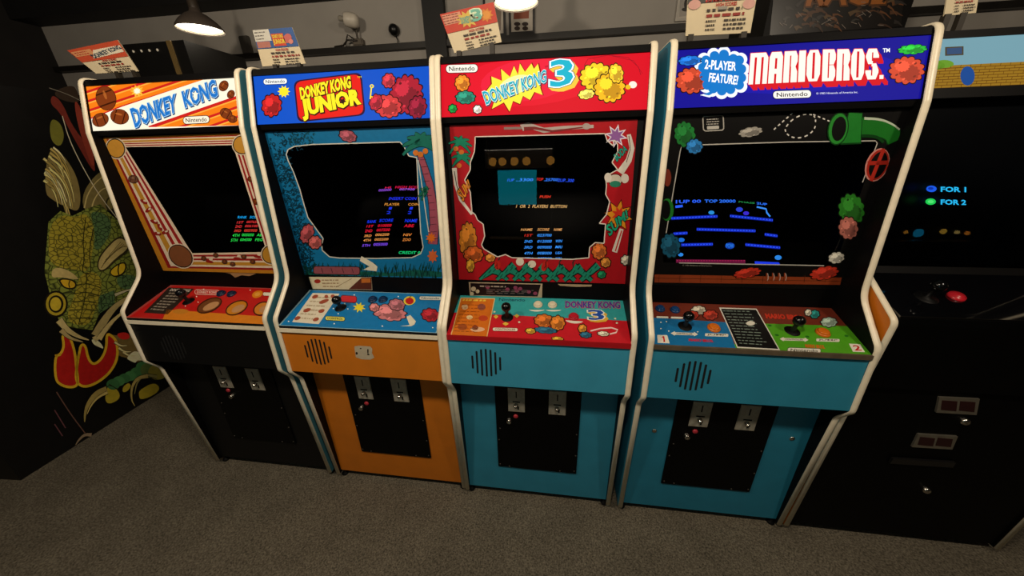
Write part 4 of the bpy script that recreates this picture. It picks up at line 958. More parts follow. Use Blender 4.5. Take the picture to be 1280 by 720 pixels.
p = hit(1158, 372, o5, n5); bm = bmesh.new(); lathe(bm, p, n5, [(.026, 0), (.02, .004), (.006, .006), (.006, .03)], 18); j = link('joystick', bm, BLACK, root)
bm = bmesh.new(); r = .0165; lathe(bm, p, n5, [(r*math.sin(math.pi*k/10), .045-r*math.cos(math.pi*k/10)) for k in range(11)], 18); link('ball_top', bm, mat('060606', .15), j)
p = hit(1195, 371, o5, n5); bm = bmesh.new(); lathe(bm, p, n5, [(.019, 0), (.018, .006), (.014, .006), (.013, .010), (0, .0105)], 22); link('push_button', bm, mat('b81c28', .3, .05), root, 'red push button')
link('glass_sill', slab(xi0, xi1, (.12, 1.004), (.135, 1.025), .012, Y5), BLACK, root)
SCR5 = ((.136, 1.024), (.137, 1.484))
link('monitor', slab(xi0, xi1, (.160, 1.02), (.165, 1.484), .03, Y5), mat('05070b', .3, .1, 10), root, 'dark screen')
a = Art(*yz_plane((.1595, 1.02), (.1645, 1.484), Y5), mk=SG)
a.ell(1164, 236, 6.5, 4, '1c58e0', 3); a.ell(1163, 235.5, 3.4, 1.7, '1030a0', 4); a.ell(1163, 252, 6.5, 4, '20c850', 3); a.ell(1163, 252, 3.8, 2, '50e070', 4)
a.text('FOR 1', [(1176, 233.5), (1207, 234), (1207, 240), (1176, 239.5)], '28b8f0', 3, .03); a.text('FOR 2', [(1176, 249.5), (1207, 250), (1207, 256), (1176, 255.5)], '28b8f0', 3, .03)
a.done('screen_text', root, 'cyan lettering with blue and green ovals on the screen')
g = bmesh.new(); g.faces.new([g.verts.new((x, y+Y5, z)) for x, (y, z) in ((xi0, SCR5[0]), (xi1, SCR5[0]), (xi1, SCR5[1]), (xi0, SCR5[1]))]); link('screen_glass', g, GLASS, root)
link('marquee_bracket', slab(xi0, xi1, (.13, 1.484), (.135, 1.508), .02, Y5), BLACK, root); link('marquee_bracket', slab(xi0, xi1, (.158, 1.621), (.162, 1.638), .02, Y5), BLACK, root)
MAR5 = ((.137, 1.508), (.160, 1.622))
a = Art(*yz_plane(*MAR5, Y5), mk=lambda h: glow(h, .5), lim=(xi0, xi1, *MAR5, Y5))
def px3(v):
    v = Vector(v); d = v-CAM; z = d.dot(FWD); return (640+F*d.dot(RGT)/z, 360-F*d.dot(UPV)/z)
A5, B5 = MAR5
q5 = [px3((xi0, B5[0]+Y5, B5[1])), px3((xi1, B5[0]+Y5, B5[1])), px3((xi1, A5[0]+Y5, A5[1])), px3((xi0, A5[0]+Y5, A5[1]))]
a.poly(q5, '9cd4e6', 0)
bl, br_ = lerp(q5[3], q5[0], .45), lerp(q5[2], q5[1], .45)
a.poly([bl, br_, q5[2], q5[3]], 'c8962c', 1)
for r in range(8):
    L0, R0 = lerp(q5[3], bl, r/8), lerp(q5[2], br_, r/8); L1, R1 = lerp(q5[3], bl, (r+1)/8), lerp(q5[2], br_, (r+1)/8)
    a.line([L0, R0], .7, '7a4a14', 2)
    for k in range(34): t = (k+(r % 2)*.5)/34; a.line([lerp(L0, R0, t), lerp(L1, R1, t)], .6, '7a4a14', 2)
a.ell(1180, 80, 12, 5, '8cc83c', 2); a.ell(1172, 82, 9, 5, '7cb830', 2)
a.poly([(1181, 59), (1204, 58), (1204, 69), (1181, 70)], '6a5a3a', 3); a.poly([(1183, 60.5), (1202, 59.5), (1202, 67.5), (1183, 68.5)], '4a6a9a', 4)
a.ell(1209, 95, 9, 12, '2a64c0', 3)
a.done('marquee', root, 'lit marquee with pale blue sky over yellow bricks')
# coin hardware on the front
yl = lambda z: .006+(-.036)*(z-.012)/.688+Y5
o6, n6 = yz_plane((.006, .012), (-.03, .70), Y5)
def px_box(name, quad, th, m, par=None, lab=None):
    n = n6.normalized(); n = n if n.y < 0 else -n
    bm = bmesh.new(); A = [bm.verts.new(hit(x, y, o6, n)) for x, y in quad]; B = [bm.verts.new(hit(x, y, o6, n)+n*th) for x, y in quad]
    bm.faces.new(A); bm.faces.new(B[::-1])
    for k in range(4): bm.faces.new((A[k], B[k], B[(k+1) % 4], A[(k+1) % 4]))
    bmesh.ops.recalc_face_normals(bm, faces=bm.faces); return link(name, bm, m, par, lab)
for qd in ([(1172, 495), (1222, 497), (1218, 517), (1168, 514)], [(1146, 541), (1195, 544), (1188, 560), (1138, 557)]):
    s = px_box('coin_slot_plate', qd, .006, mat('a09a8c', .35, .1, 40, .8), root, 'silver framed coin slot plate')
    cx, cy = sum(p[0] for p in qd)/4, sum(p[1] for p in qd)/4
    for sgn in (-1, 1):
        c2 = [(cx+(x-cx)*.38+sgn*(qd[1][0]-qd[0][0])*.225, cy+(y-cy)*.62+sgn*.5) for x, y in qd]
        px_box('slot_window', c2, .0066, mat('2a0e10', .3, .1), s)
px_box('door_handle', [(1114, 571), (1192, 576), (1188, 582), (1110, 577)], .008, mat('141313', .3, .1), root)
for x, y in ((1157, 612), (1205, 526)):
    n = n6.normalized(); n = n if n.y < 0 else -n
    bm = bmesh.new(); lathe(bm, hit(x, y, o6, n), n, [(.012, 0), (.012, .005), (.008, .010), (.003, .010), (0, .008)], 16); link('door_lock', bm, CHROME, root)

# ================= dragon cabinet at the left
DX = at_z(150, 523, FZ).x
pA, pB = at_z(68, 574, FZ), at_z(212, 483, FZ)
dirv = (pB-pA); dirv.z = 0; dirv.normalize(); nrm = Vector((dirv.y, -dirv.x, 0)); nrm = nrm if nrm.x > 0 else -nrm
f0 = pA-dirv*.12; b0 = pA+dirv*.80
root = empty('arcade_cabinet', ((f0+b0)/2-nrm*.3).to_tuple()[:2]+(FZ,), 'black cabinet with green dragon painted on its side, left of the black-fronted machine', 'cabinet')
bm = bmesh.new()
tops = 1.715
A = [f0, b0, b0-nrm*.6, f0-nrm*.6]
v0 = [bm.verts.new((p.x, p.y, FZ)) for p in A]; v1 = [bm.verts.new((p.x, p.y, tops)) for p in A]
bm.faces.new(v0); bm.faces.new(v1[::-1])
for k in range(4): bm.faces.new((v0[k], v0[(k+1) % 4], v1[(k+1) % 4], v1[k]))
bmesh.ops.recalc_face_normals(bm, faces=bm.faces)
link('body', bm, mat('0b0908', .5, .2, 20), root)
a = Art(pA+nrm*.0006, nrm, mk=lambda h: mat(h, .45, .1, 50, gain=2.3), step=.0004)
a.smooth = 1
SCA = scale_mat('7c7022', '2a2a10', 46); SCB = scale_mat('3c5230', '10180e', 44); SCC = scale_mat('5f6628', '1a1e0c', 36)
z4 = lambda ox, oy, k, L: [(ox+x/k, oy+y/k) for x, y in L]
c2 = lambda L: z4(60, 240, 4, L)     # crop at 60,240
c1_ = lambda L: z4(60, 100, 4, L)
c3 = lambda L: z4(60, 400, 4, L)
# red and brown banners in the upper part
a.poly(c1_([(20, 70), (70, 110), (120, 230), (200, 330), (236, 430), (232, 470), (150, 330), (60, 160), (10, 120)]), '5a2018', 1)
a.poly(c1_([(130, 90), (170, 150), (236, 400), (225, 450), (180, 330), (140, 190)]), '6e2a1e', 2)
a.poly(c1_([(10, 190), (60, 210), (84, 280), (60, 340), (10, 300)]), '5c5a20', 1)
a.poly(c1_([(20, 60), (120, 20), (150, 60), (160, 120), (60, 100)]), '2a2018', 1)
# pale mane strands
rn = random.Random(3)
a.poly(c1_([(0, 340), (60, 360), (110, 420), (150, 500), (165, 600), (150, 660), (100, 640), (20, 600), (-20, 560)]), '6a5c34', 1.5)
for k in range(26):
    y0 = 335+rn.uniform(0, 190); x0 = -25+rn.uniform(0, 60)*(1-(y0-335)/300); w = rn.uniform(.5, 1)
    pts = c1_([(x0, y0), (x0+50*w, y0+38*w), (x0+92*w, y0+100*w), (x0+118*w, y0+180*w), (x0+126*w, y0+235*w)])
    a.line(pts, 4.2, '1a160c', 2+k*.08, .8); a.line(pts, 2.9, ['b8a66a', '9a8648', 'cbb984', '84723c'][k % 4], 2.04+k*.08, .5)
a.poly(c1_([(170, 640), (175, 560), (230, 480), (290, 440), (330, 520), (360, 600), (300, 650), (230, 680)]), '5f5430', 4)
a.line(c1_([(180, 640), (195, 570), (245, 500), (300, 470)]), 2, '9a8a58', 5, .8); a.line(c1_([(215, 660), (225, 600), (270, 540), (320, 540)]), 2, '9a8a58', 5, .8)
a.ell(60+310/4, 100+620/4, 6, 9, '2c2814', 5); a.ell(60+310/4, 100+620/4, 4, 7, '6a6034', 6)
# head
a.poly(c2([(0, 150), (60, 95), (120, 120), (200, 80), (260, 60), (310, 110), (420, 210), (455, 330), (460, 440), (420, 500), (330, 560), (260, 600), (220, 690), (130, 680), (60, 660), (20, 560), (-20, 400)]), SCC, 6)
a.poly(c2([(0, 170), (70, 110), (130, 130), (190, 100), (230, 180), (220, 300), (200, 400), (150, 390), (60, 380), (0, 350)]), SCA, 8)
a.poly(c2([(200, 90), (300, 110), (320, 190), (260, 290), (225, 290), (235, 190)]), SCB, 8)
a.poly(c2([(160, 400), (250, 400), (270, 480), (230, 600), (200, 670), (110, 660), (90, 610), (130, 520)]), SCA, 9)
a.line(c2([(185, 130), (170, 250), (180, 330), (165, 400), (195, 410), (215, 400), (200, 300), (225, 180)]), 1.2, '2a280e', 10)
for k in range(5): a.line(c2([(120-k*6, 470+k*40), (190, 455+k*44), (262-k*10, 480+k*38)]), 1.1, '23240e', 11)
a.line(c2([(190, 410), (185, 520), (150, 660)]), 1.1, '23240e', 11)
a.poly(c2([(340, 420), (400, 410), (455, 430), (460, 470), (390, 490), (345, 470)]), SCB, 9); a.poly(c2([(250, 520), (330, 490), (330, 560), (250, 610)]), SCB, 9)
# brows and eyes
a.poly(c2([(240, 390), (245, 330), (290, 270), (350, 215), (400, 245), (410, 290), (340, 340), (280, 400)]), '2a2412', 11)
a.poly(c2([(246, 384), (252, 334), (294, 278), (350, 225), (392, 248), (398, 284), (330, 334), (275, 394)]), '9c8a56', 12)
for k in range(5): a.line(c2([(262+k*5, 380-k*10), (300+k*16, 320-k*12), (360+k*8, 250+k*6)]), .8, '5c4e2a', 13)
a.poly(c2([(300, 400), (330, 365), (380, 345), (390, 375), (375, 415), (325, 430)]), '1a160a', 12); a.poly(c2([(305, 400), (333, 372), (376, 353), (384, 376), (370, 408), (325, 422)]), 'b08e1c', 13)
a.line(c2([(352, 358), (345, 390), (350, 414)]), 1.6, '14100a', 14)
a.poly(c2([(20, 375), (90, 385), (150, 430), (140, 440), (60, 425), (10, 430)]), '9c8a56', 12); a.poly(c2([(45, 430), (120, 435), (142, 460), (130, 488), (80, 485), (55, 460)]), '1a160a', 12); a.poly(c2([(55, 437), (115, 441), (134, 462), (124, 480), (84, 478), (64, 458)]), 'a8861c', 13)
a.line(c2([(105, 442), (98, 462), (104, 478)]), 1.3, '14100a', 14)
a.ell(60+35/4, 240+560/4, 15, 17, '14100a', 12); a.ell(60+35/4, 240+560/4, 12.6, 14.4, '8f7c20', 13); a.ell(60+35/4, 240+560/4, 9.4, 11, '14100a', 14); a.ell(60+33/4, 240+560/4, 7, 8.6, 'a08a24', 15)
# whiskers / tufts
def tuft(pts, h, L, w=7): a.line(pts, w+1.5, '1a160c', L, 1.2); a.line(pts, w, h, L+1, .5)
tuft(c2([(235, 720), (270, 650), (330, 570), (410, 520), (450, 505)]), '8a7a4e', 14, 13); tuft(c2([(250, 735), (300, 660), (370, 600), (410, 560)]), 'a2905e', 15, 7)
tuft(c2([(330, 515), (380, 495), (440, 478)]), '9a9272', 15, 4)
tuft(c2([(50, 640), (90, 690), (150, 725), (200, 740)]), '9a8a5c', 14, 10); tuft(c2([(60, 690), (100, 730), (170, 750)]), '8a7a50', 15, 7); tuft(c2([(225, 740), (280, 700), (330, 640)]), '9a8a5c', 14, 8)
a.poly(c3([(210, 95), (240, 100), (262, 118), (276, 146), (250, 135), (222, 122)]), 'b0a884', 15)
# flame shaped red panels with yellow outline
fl1 = c3([(32, 180), (60, 172), (78, 130), (66, 72), (100, 70), (130, 150), (138, 235), (150, 320), (120, 338), (70, 330), (32, 300)])
fl2 = c3([(140, 240), (152, 170), (162, 120), (185, 128), (196, 190), (222, 225), (262, 200), (290, 140), (290, 66), (318, 80), (342, 110), (346, 190), (310, 260), (250, 310), (190, 335), (150, 325), (135, 290)])
for fl in (fl1, fl2):
    cx = sum(p[0] for p in fl)/len(fl); cy = sum(p[1] for p in fl)/len(fl)
    a.poly(fl, '8c1512', 9)
    a.line(fl+fl[:2], 3.2, 'a8861c', 10)
# jaw, teeth, red tongue
a.poly(c3([(305, 70), (350, 80), (400, 60), (440, 120), (480, 200), (440, 215), (395, 190), (350, 180), (320, 140)]), '5a4a26', 8)
a.poly(c3([(340, 66), (395, 60), (410, 90), (380, 100), (350, 90)]), '9c1c18', 10)
for x, y in ((330, 110), (350, 140), (372, 160)): tuft(c3([(x, y), (x+30, y+20), (x+62, y+18)]), 'b0a070', 11, 3)
a.poly(c3([(385, 190), (430, 150), (460, 170), (490, 205), (440, 200), (436, 216), (410, 205)]), 'b4aa88', 12)
# foreleg with claws
for k, (x, y, r, h) in enumerate(((470, 235, 8.5, '2f5a32'), (440, 262, 8, '2f5a32'), (408, 280, 7.6, '356238'), (378, 292, 7.4, '2c5430'), (350, 306, 7.6, '356238'), (322, 322, 8.4, '2c5430'), (505, 250, 12, '44542a'), (545, 260, 12, '6a6224'))):
    a.ell(60+x/4, 400+y/4, r+1, r*.8+1, '10140a', 9+k*.3); a.ell(60+x/4, 400+y/4, r, r*.8, h, 12+k*.3)
for pts in ([(300, 320), (350, 350), (360, 395), (300, 425), (278, 400), (285, 350)], [(370, 330), (400, 310), (415, 330), (390, 362), (365, 362)], [(450, 350), (520, 310), (555, 330), (550, 360), (500, 390), (455, 400), (448, 375)]):
    P = c3(pts); a.poly(P, '8a7a20', 13)
    a.line(P+P[:2], 1, '1a160a', 14)
tuft(c3([(290, 350), (240, 365), (200, 410), (180, 460), (178, 510)]), '7c6c3a', 15, 10); tuft(c3([(292, 362), (245, 385), (210, 425), (190, 470)]), '9c8a50', 16, 3.5)
tuft(c3([(495, 280), (440, 290), (412, 340), (412, 400), (430, 430)]), '8a7a44', 15, 5); tuft(c3([(540, 285), (480, 270), (440, 310), (428, 370)]), '6a6438', 14.5, 4)
# thin pale strokes
a.line(c1_([(66, 180), (100, 300), (180, 460), (260, 590), (380, 740)]), 1.1, 'a09880', 17)
a.line(c1_([(0, 40), (90, 70), (170, 110)]), .7, '6a6458', 17)
a.line(c3([(40, 360), (110, 470), (190, 575)]), 1.5, '4a342c', 8); a.line(c3([(30, 450), (85, 540)]), 1.5, '4a2c30', 8); a.line(c3([(30, 520), (70, 580)]), 1.5, '4a2c30', 8)
tuft(c3([(215, 575), (180, 572), (150, 600), (135, 625)]), '6a5a48', 9, 5)
a.done('painted_dragon', root, 'painted green dragon with yellow eyes, red flames and a clawed foot on black')

# ================= things behind the row
root = empty('black_cabinet', (-1.72, .98, FZ), 'black cabinet with four white dots and tan corner strip, behind the leftmost machine', 'cabinet')
zt = at_y(200, 52, .80).z; xl = at_y(152, 53, .8).x; xr = at_y(211, 51, .8).x
link('body', bx((xl, .80, FZ), (xr+.085, 1.16, zt)), mat('0d0c0b', .5, .2, 20), root)
link('corner_strip', bx((xr-.012, .793, FZ), (xr+.014, .80, zt)), mat('6e5a34', .5, .1), root, 'tan strip')
for x, y in ((167, 64.5), (177, 63.8), (187, 63.2), (197, 62.6)):
    bm = bmesh.new(); lathe(bm, at_y(x, y, .8), Vector((0, -1, 0)), [(.006, 0), (.006, .003), (0, .004)], 12); link('indicator_dot', bm, mat('f0e8d8', .4), root, 'small white round dot')

root = empty('game_cabinet', (1.45, .98, FZ), 'black cabinet with orange lettering over dark creature artwork, behind the MARIO BROS. machine', 'cabinet')
link('body', bx((1.185, .80, FZ), (1.70, 1.15, 2.02)), BLACK, root)
a = Art((0, .7985, 0), (0, -1, 0), step=.0004)
a.poly([(962, 44), (968, -14), (1132, -22), (1126, 33)], '120e0c', 0)
a.text('RAGE', [(1008, -22), (1112, -25), (1112, 4), (1008, 7)], '8a5020', 3, .03, .25); a.text('RAGE', [(1008, -22), (1112, -25), (1112, 4), (1008, 7)], '4a2c14', 2, .08, .25)
rn = random.Random(11)
for k in range(44):
    x = rn.uniform(975, 1118); y = rn.uniform(8, 38)-(x-975)*.05; an = rn.uniform(-.6, .9); l = rn.uniform(8, 18)
    h = rn.choice(['3a2a20', '4a3222', '33302e', '52402c', '5a3a24', '2a2624'])
    a.line([(x, y), (x+l*.5*math.cos(an), y+l*.5*math.sin(an)-2), (x+l*math.cos(an), y+l*math.sin(an))], rn.uniform(3, 7), h, 1+k*.05, 1)
for k in range(24):
    x = rn.uniform(975, 1110); y = rn.uniform(8, 38)-(x-975)*.05; a.line([(x, y), (x+rn.uniform(-8, 8), y+rn.uniform(-6, 6))], .7, '7a7068', 4)
a.done('artwork', root, 'dark brown creature artwork with orange letters')

# score cards on the cabinet tops
def card(name, quad, y, top, label, draw, cab_top=1.640, feet=()):
    P = [at_y(px, py, yy) for (px, py), yy in zip(quad, y if isinstance(y, (list, tuple)) else [y]*4)]
    c = (P[2]+P[3])/2
    root = empty('score_card', (c.x, c.y, cab_top), label, 'card', 'printed cards on top of the machines')
    bm = bmesh.new(); back = Vector((0, .003, 0)); N = 8
    def S(u, v): return (P[0]*(1-u)+P[1]*u)*(1-v)+(P[3]*(1-u)+P[2]*u)*v
    g0 = [[bm.verts.new(S(i/N, j/N)) for i in range(N+1)] for j in range(N+1)]
    g1 = [[bm.verts.new(S(i/N, j/N)+back) for i in range(N+1)] for j in range(N+1)]
    for j in range(N):
        for i in range(N):
            bm.faces.new((g0[j][i], g0[j+1][i], g0[j+1][i+1], g0[j][i+1])); bm.faces.new((g1[j][i], g1[j][i+1], g1[j+1][i+1], g1[j+1][i]))
    for i in range(N):
        for A, B in ((g0[0], g1[0]), (g0[N], g1[N])): bm.faces.new((A[i], A[i+1], B[i+1], B[i]))
        for k in (0, N): bm.faces.new((g0[i][k], g0[i+1][k], g1[i+1][k], g1[i][k]))
    bmesh.ops.recalc_face_normals(bm, faces=bm.faces)
    link('card', bm, mat('cdbd9c', .6, .04, 30), root)
    nr = (P[1]-P[0]).cross(P[3]-P[0]).normalized()
    a = Art((P[0]+P[2])/2, nr, mk=lambda h: mat(h, .55, .05, 60), step=.0004)
    a.O = a.O+a.N*.0012
    draw(a); a.done('print', root)
    for t in feet:
        p = P[3]*(1-t)+P[2]*t
        bm = bx((p.x-.007, p.y-.004, cab_top), (p.x+.007, p.y+.010, p.z+.003))
        link('clip', bm, mat('2a241c', .5), root)
    return root
def qd(quad, u0, v0, u1, v1):
    def S(u, v): return lerp(lerp(quad[0], quad[1], u), lerp(quad[3], quad[2], u), v)
    return [S(u0, v0), S(u1, v0), S(u1, v1), S(u0, v1)]
def table_print(a, quad, v0, seed, head='HIGH SCORES'):
    a.text(head, qd(quad, .42, v0+.03, .72, v0+.09), 'a82c20', 3, .03)
    a.scribble(qd(quad, .29, v0+.11, .97, v0+.18), 1, '3a3028', 3, 1, .7, seed); a.scribble(qd(quad, .29, v0+.2, .95, v0+.27), 1, '8a2a20', 3, 1, .7, seed+1)
    for k in range(3):
        v = v0+.3+k*.07; a.scribble(qd(quad, .29, v, .48, v+.05), 1, '3a3028', 3, .8, .7, seed+2+k); a.scribble(qd(quad, .56, v, .95, v+.05), 1, '3a3028', 3, 1, .7, seed+7+k)
Q1 = [(84, 63), (147, 50), (173, 89), (120, 92)]
def d1(a):
    a.poly(qd(Q1, 0, 0, 1, .52), 'b8482c', 1); a.poly(qd(Q1, .02, .1, .4, .3), 'c88a5c', 2); a.scribble(qd(Q1, .06, .12, .36, .28), 2, 'a84030', 3, 1, .4, 3)
    p = qd(Q1, .3, .16, .98, .44); a.poly([p[3], lerp(p[0], p[1], .2), p[1], lerp(p[1], p[2], .75), lerp(p[3], p[2], .1)], 'd8ccb4', 3)
    a.text('DONKEY KONG', [lerp(p[3], p[0], .45), lerp(p[1], p[0], .06), lerp(p[2], p[1], .6), lerp(p[3], p[2], .06)], '2c3c4c', 4, .05)
    table_print(a, Q1, .5, 31)
card('card', Q1, .2, 0, 'curled orange and cream score card on the leftmost machine', d1, feet=(.5, .9))
Q2 = [(316, 38), (365, 34), (382, 79.5), (328, 83)]
def d2(a):
    a.poly(qd(Q2, 0, 0, 1, .52), '27508c', 1); a.poly(qd(Q2, 0, 0, .4, .32), 'c4c0b4', 2); a.scribble(qd(Q2, .03, .03, .36, .3), 3, '6a6460', 3, .8, .35, 2)
    a.poly(qd(Q2, .02, .33, .34, .5), 'a86a5c', 2)
    p = qd(Q2, .42, .14, .72, .48); a.poly(p, 'c03a20', 3); a.text('JUNIOR', qd(Q2, .43, .3, .71, .45), 'd8b838', 4, .05); a.text('DONKEY KONG', qd(Q2, .44, .17, .7, .26), 'd8b838', 4, .05)
    a.ell(360, 48, 5, 6, 'b85a54', 3); a.ell(364, 52, 3, 3, 'c87a70', 4)
    table_print(a, Q2, .52, 51)
card('card', Q2, .22, 0, 'blue-topped score card on the orange machine', d2, feet=(.3, .85))
Q3 = [(550, 18), (617, 2.5), (627, 52.5), (568, 66.5)]
def d3(a):
    a.poly(qd(Q3, 0, 0, 1, .5), 'b83a28', 1)
    p = qd(Q3, .02, .04, .36, .3); a.poly(p, 'c88a70', 2); a.scribble(p, 4, '7a3028', 3, .9, .35, 6)
    c = lerp(qd(Q3, 0, 0, 1, .5)[0], qd(Q3, 0, 0, 1, .5)[2], .52); a.star(c[0]-3, c[1]+1, 15, 'c8a84c', 2.5, 11, .6, .75, .2)
    a.text('DONKEY KONG', qd(Q3, .33, .2, .62, .36), '5a9a8c', 4, .04); p = qd(Q3, .56, .08, .72, .36); a.text('3', p, 'c8d8b8', 4, .1); a.text('3', p, '6aa894', 5, .03)
    a.star(608, 19, 9, 'c8782c', 3, 9, .65); a.ell(608, 19, 5, 5, 'd08a38', 4)
    table_print(a, Q3, .5, 71)
card('card', Q3, .2, 0, 'red-topped score card tilted on the middle red-marquee machine', d3, feet=(.1, .8))
Q4 = [(861, -28), (952, -38), (938, 41), (857, 45)]
def d4(a):
    a.poly(qd(Q4, 0, 0, 1, .46), '45453f', 1)
    a.text('MARIO BROS.', qd(Q4, .27, .2, .76, .42), 'b02c20', 3, .12); a.text('MARIO BROS.', qd(Q4, .26, .19, .75, .41), 'c8988c', 4, .05)
    a.pill(903, 10, 12, 4, -3, '8c877c', None, None, L=4, r=1)
    for x, y, h in ((868, 6, 'c8988c'), (936, 5, 'c8988c')): a.ell(x, y, 8, 6, h, 3, -20)
    table_print(a, Q4, .45, 91)
card('card', Q4, .2, 0, 'dark-topped score card standing on the MARIO BROS. machine', d4, feet=(.08, .9))
Q5 = [(1188, -30), (1228, -32), (1220, 16), (1180, 20)]
def d5(a): a.poly(qd(Q5, 0, 0, 1, .45), '5a6a78', 1); table_print(a, Q5, .45, 111)
card('card', Q5, .22, 0, 'partly visible score card on the rightmost machine', d5, cab_top=1.637, feet=(.1, .6))

# pictures on the wall
def picture(quad, label, frame='14100e', draw=None):
    P = [at_y(x, y, 1.30) for x, y in quad]; c = sum(P, Vector())/4
    x0, x1 = (P[0].x+P[3].x)/2, (P[1].x+P[2].x)/2; z1 = (P[0].z+P[1].z)/2; z0 = (P[2].z+P[3].z)/2
    root = empty('framed_picture', (c.x, 1.30, z0), label, 'picture', 'pictures on the back wall')
    bm = bmesh.new(); t = .012
    for lo, hi in (((x0, z0), (x1, z0+t)), ((x0, z1-t), (x1, z1)), ((x0, z0+t), (x0+t, z1-t)), ((x1-t, z0+t), (x1, z1-t))):
        box(bm, (lo[0], 1.285, lo[1]), (hi[0], 1.30, hi[1]))
    link('frame', bm, mat(frame, .4), root)
    link('mat_board', bx((x0+t, 1.291, z0+t), (x1-t, 1.299, z1-t)), mat('b8b0a4', .7), root)
    a = Art((0, 1.2905, 0), (0, -1, 0)); draw(a); a.done('print', root); return root
def p1(a):
    a.poly([(643, 2), (662, 0), (661, 23), (642, 24)], '8a4a34', 1)
    for x in (646.5, 656.5): a.ell(x, 30, 4, 2.6, '2a1c16', 2); a.ell(x, 35.5, 3.6, 2.8, '33241a', 2); a.line([(x, 28), (x, 38)], 1.2, '2a1c16', 3)
picture([(637, -4), (669.5, -7), (668, 42), (635.5, 45)], 'black-framed picture with orange and brown print, below the right lamp', draw=p1)
picture([(606, -3), (633, -5), (631, 45), (604, 48)], 'black-framed picture half hidden behind the tilted red-topped card', draw=lambda a: a.poly([(611, 5), (627, 3), (626, 38), (610, 40)], '7a6c60', 1))
picture([(848, -30), (884, -32), (880, 25), (845, 28)], 'pale-framed picture half hidden behind the dark-topped card', 'a8a298', draw=lambda a: (a.poly([(851, -20), (877, -22), (874, 18), (849, 21)], '98928a', 1), a.ell(859, 6, 4, 8, '2a2622', 2), a.ell(857, 12, 5, 2.4, '2a2622', 3)))

# small devices by the rail
P0 = at_y(446, 61, 1.24); P1 = at_y(443, 32, 1.24); P2 = at_y(437, 25, 1.22)
root = empty('security_camera', (P0.x, 1.24, 1.996), 'small pale camera head on thin stem, standing on the black wall rail', 'camera')
bm = bmesh.new(); zb = 1.996
tube(bm, [(P0.x, 1.275, zb), (P0.x, 1.27, zb+.03), (P1.x, 1.25, P1.z), (P1.x, 1.24, P1.z+.02)], .006); link('stem', bm, mat('4a443c', .5), root)
bm = bx((P0.x-.035, 1.263, 1.996), (P0.x+.03, 1.299, 2.035)); bmesh.ops.bevel(bm, geom=bm.edges[:], offset=.006, segments=2, affect='EDGES'); link('clamp', bm, mat('5a5248', .5), root)
bm = bmesh.new(); ax = Vector((-1, -.35, .12)); lathe(bm, P2-ax.normalized()*.05, ax, [(0, 0), (.026, .002), (.036, .02), (.038, .05), (.034, .075), (.03, .08), (.02, .074), (0, .07)], 18); link('head', bm, mat('c4bcae', .4, .1), root)
bm = bmesh.new(); lathe(bm, P2+ax.normalized()*.026, ax, [(.014, 0), (.014, .03), (.009, .034), (0, .034)], 14); link('lens', bm, mat('8a8478', .3), root)
bm = bmesh.new(); tube(bm, [(P0.x, 1.262, 2.02), (P0.x-.06, 1.255, 2.025), (P0.x-.1, 1.27, 2.004), (P0.x-.16, 1.275, 2.001)], .005); tube(bm, [(P0.x-.02, 1.262, 2.03), (P0.x-.05, 1.25, 2.05), (P0.x-.08, 1.262, 2.003)], .004); link('cable', bm, mat('2a2622', .5), root)
P = at_y(492, 37, 1.27)
root = empty('round_sensor', (P.x, 1.30, P.z), 'round black device with a hanging cord on the wall, right of the pale camera', 'device')
bm = bmesh.new(); lathe(bm, Vector((P.x, 1.30, P.z)), Vector((0, -1, 0)), [(.026, 0), (.03, .02), (.028, .04), (.015, .052), (0, .055)], 18); link('housing', bm, mat('0e0d0d', .35), root)
bm = bmesh.new(); tube(bm, [(P.x, 1.285, P.z-.02), (P.x+.012, 1.285, P.z-.05), (P.x+.006, 1.285, P.z-.08), (P.x+.014, 1.28, 1.997)], .0035); link('cord', bm, mat('0e0d0d', .5), root)
P = at_y(311, 60, 1.3)
bm = bx((P.x-.035, 1.275, 1.997), (P.x+.03, 1.30, P.z+.06)); bmesh.ops.bevel(bm, geom=bm.edges[:], offset=.005, segments=2, affect='EDGES')
tag(link('wall_box', bm, mat('3c3833', .5)), 'dark grey box on the wall beside the blue-topped card', 'box')

# pendant lamps
def pendant(x, y, z, r, label):
    root = empty('pendant_lamp', (x, y, z), label, 'lamp', 'pendant lamps over the machines')
    bm = bmesh.new(); B = Vector((x, y, z)); up = Vector((0, 0, 1))
    pr = [(r, 0), (r*.985, .012), (r*.8, r*.36), (r*.5, r*.62), (r*.26, r*.76), (r*.2, r*.95), (0, r*.98)]
    lathe(bm, B, up, pr+[], 36); link('shade', bm, mat('5a5048', .4, .08, 20, .3), root, 'brownish metal dome shade')
    bm = bmesh.new(); lathe(bm, B, up, [(r*.975, .004), (r*.78, r*.33), (r*.48, r*.58), (r*.2, r*.7)], 36)
    link('shade_lining', bm, mat('f2e8d4', .5), root)
    bm = bmesh.new(); lathe(bm, B+up*.012, up, [(0, 0), (r*.94, 0), (r*.94, .004), (0, .004)], 36); link('diffuser', bm, glow('fff0d8', 7.0), root, 'bright white lit opening')
    bm = bmesh.new(); lathe(bm, B+up*(r*.9), up, [(.022, 0), (.022, .05), (.012, .06), (0, .06)], 16); link('socket', bm, mat('3a322a', .4), root)
    bm = bmesh.new(); tube(bm, [(x, y, z+r*.9+.05), (x, y, 2.75)], .004); link('cord', bm, mat('14110e', .6), root)
c = at_z(251, 38, 2.0); e1 = at_z(219.5, 34, 2.0); e2 = at_z(283, 43, 2.0)
pendant(c.x, c.y, 2.0, (e2-e1).length/2, 'lit dome pendant lamp at upper left, above the black-fronted machine')
c = at_z(645, 5, 2.0)
pendant(c.x, c.y, 2.0, .1, 'lit pendant lamp at the top centre, above the middle machine')

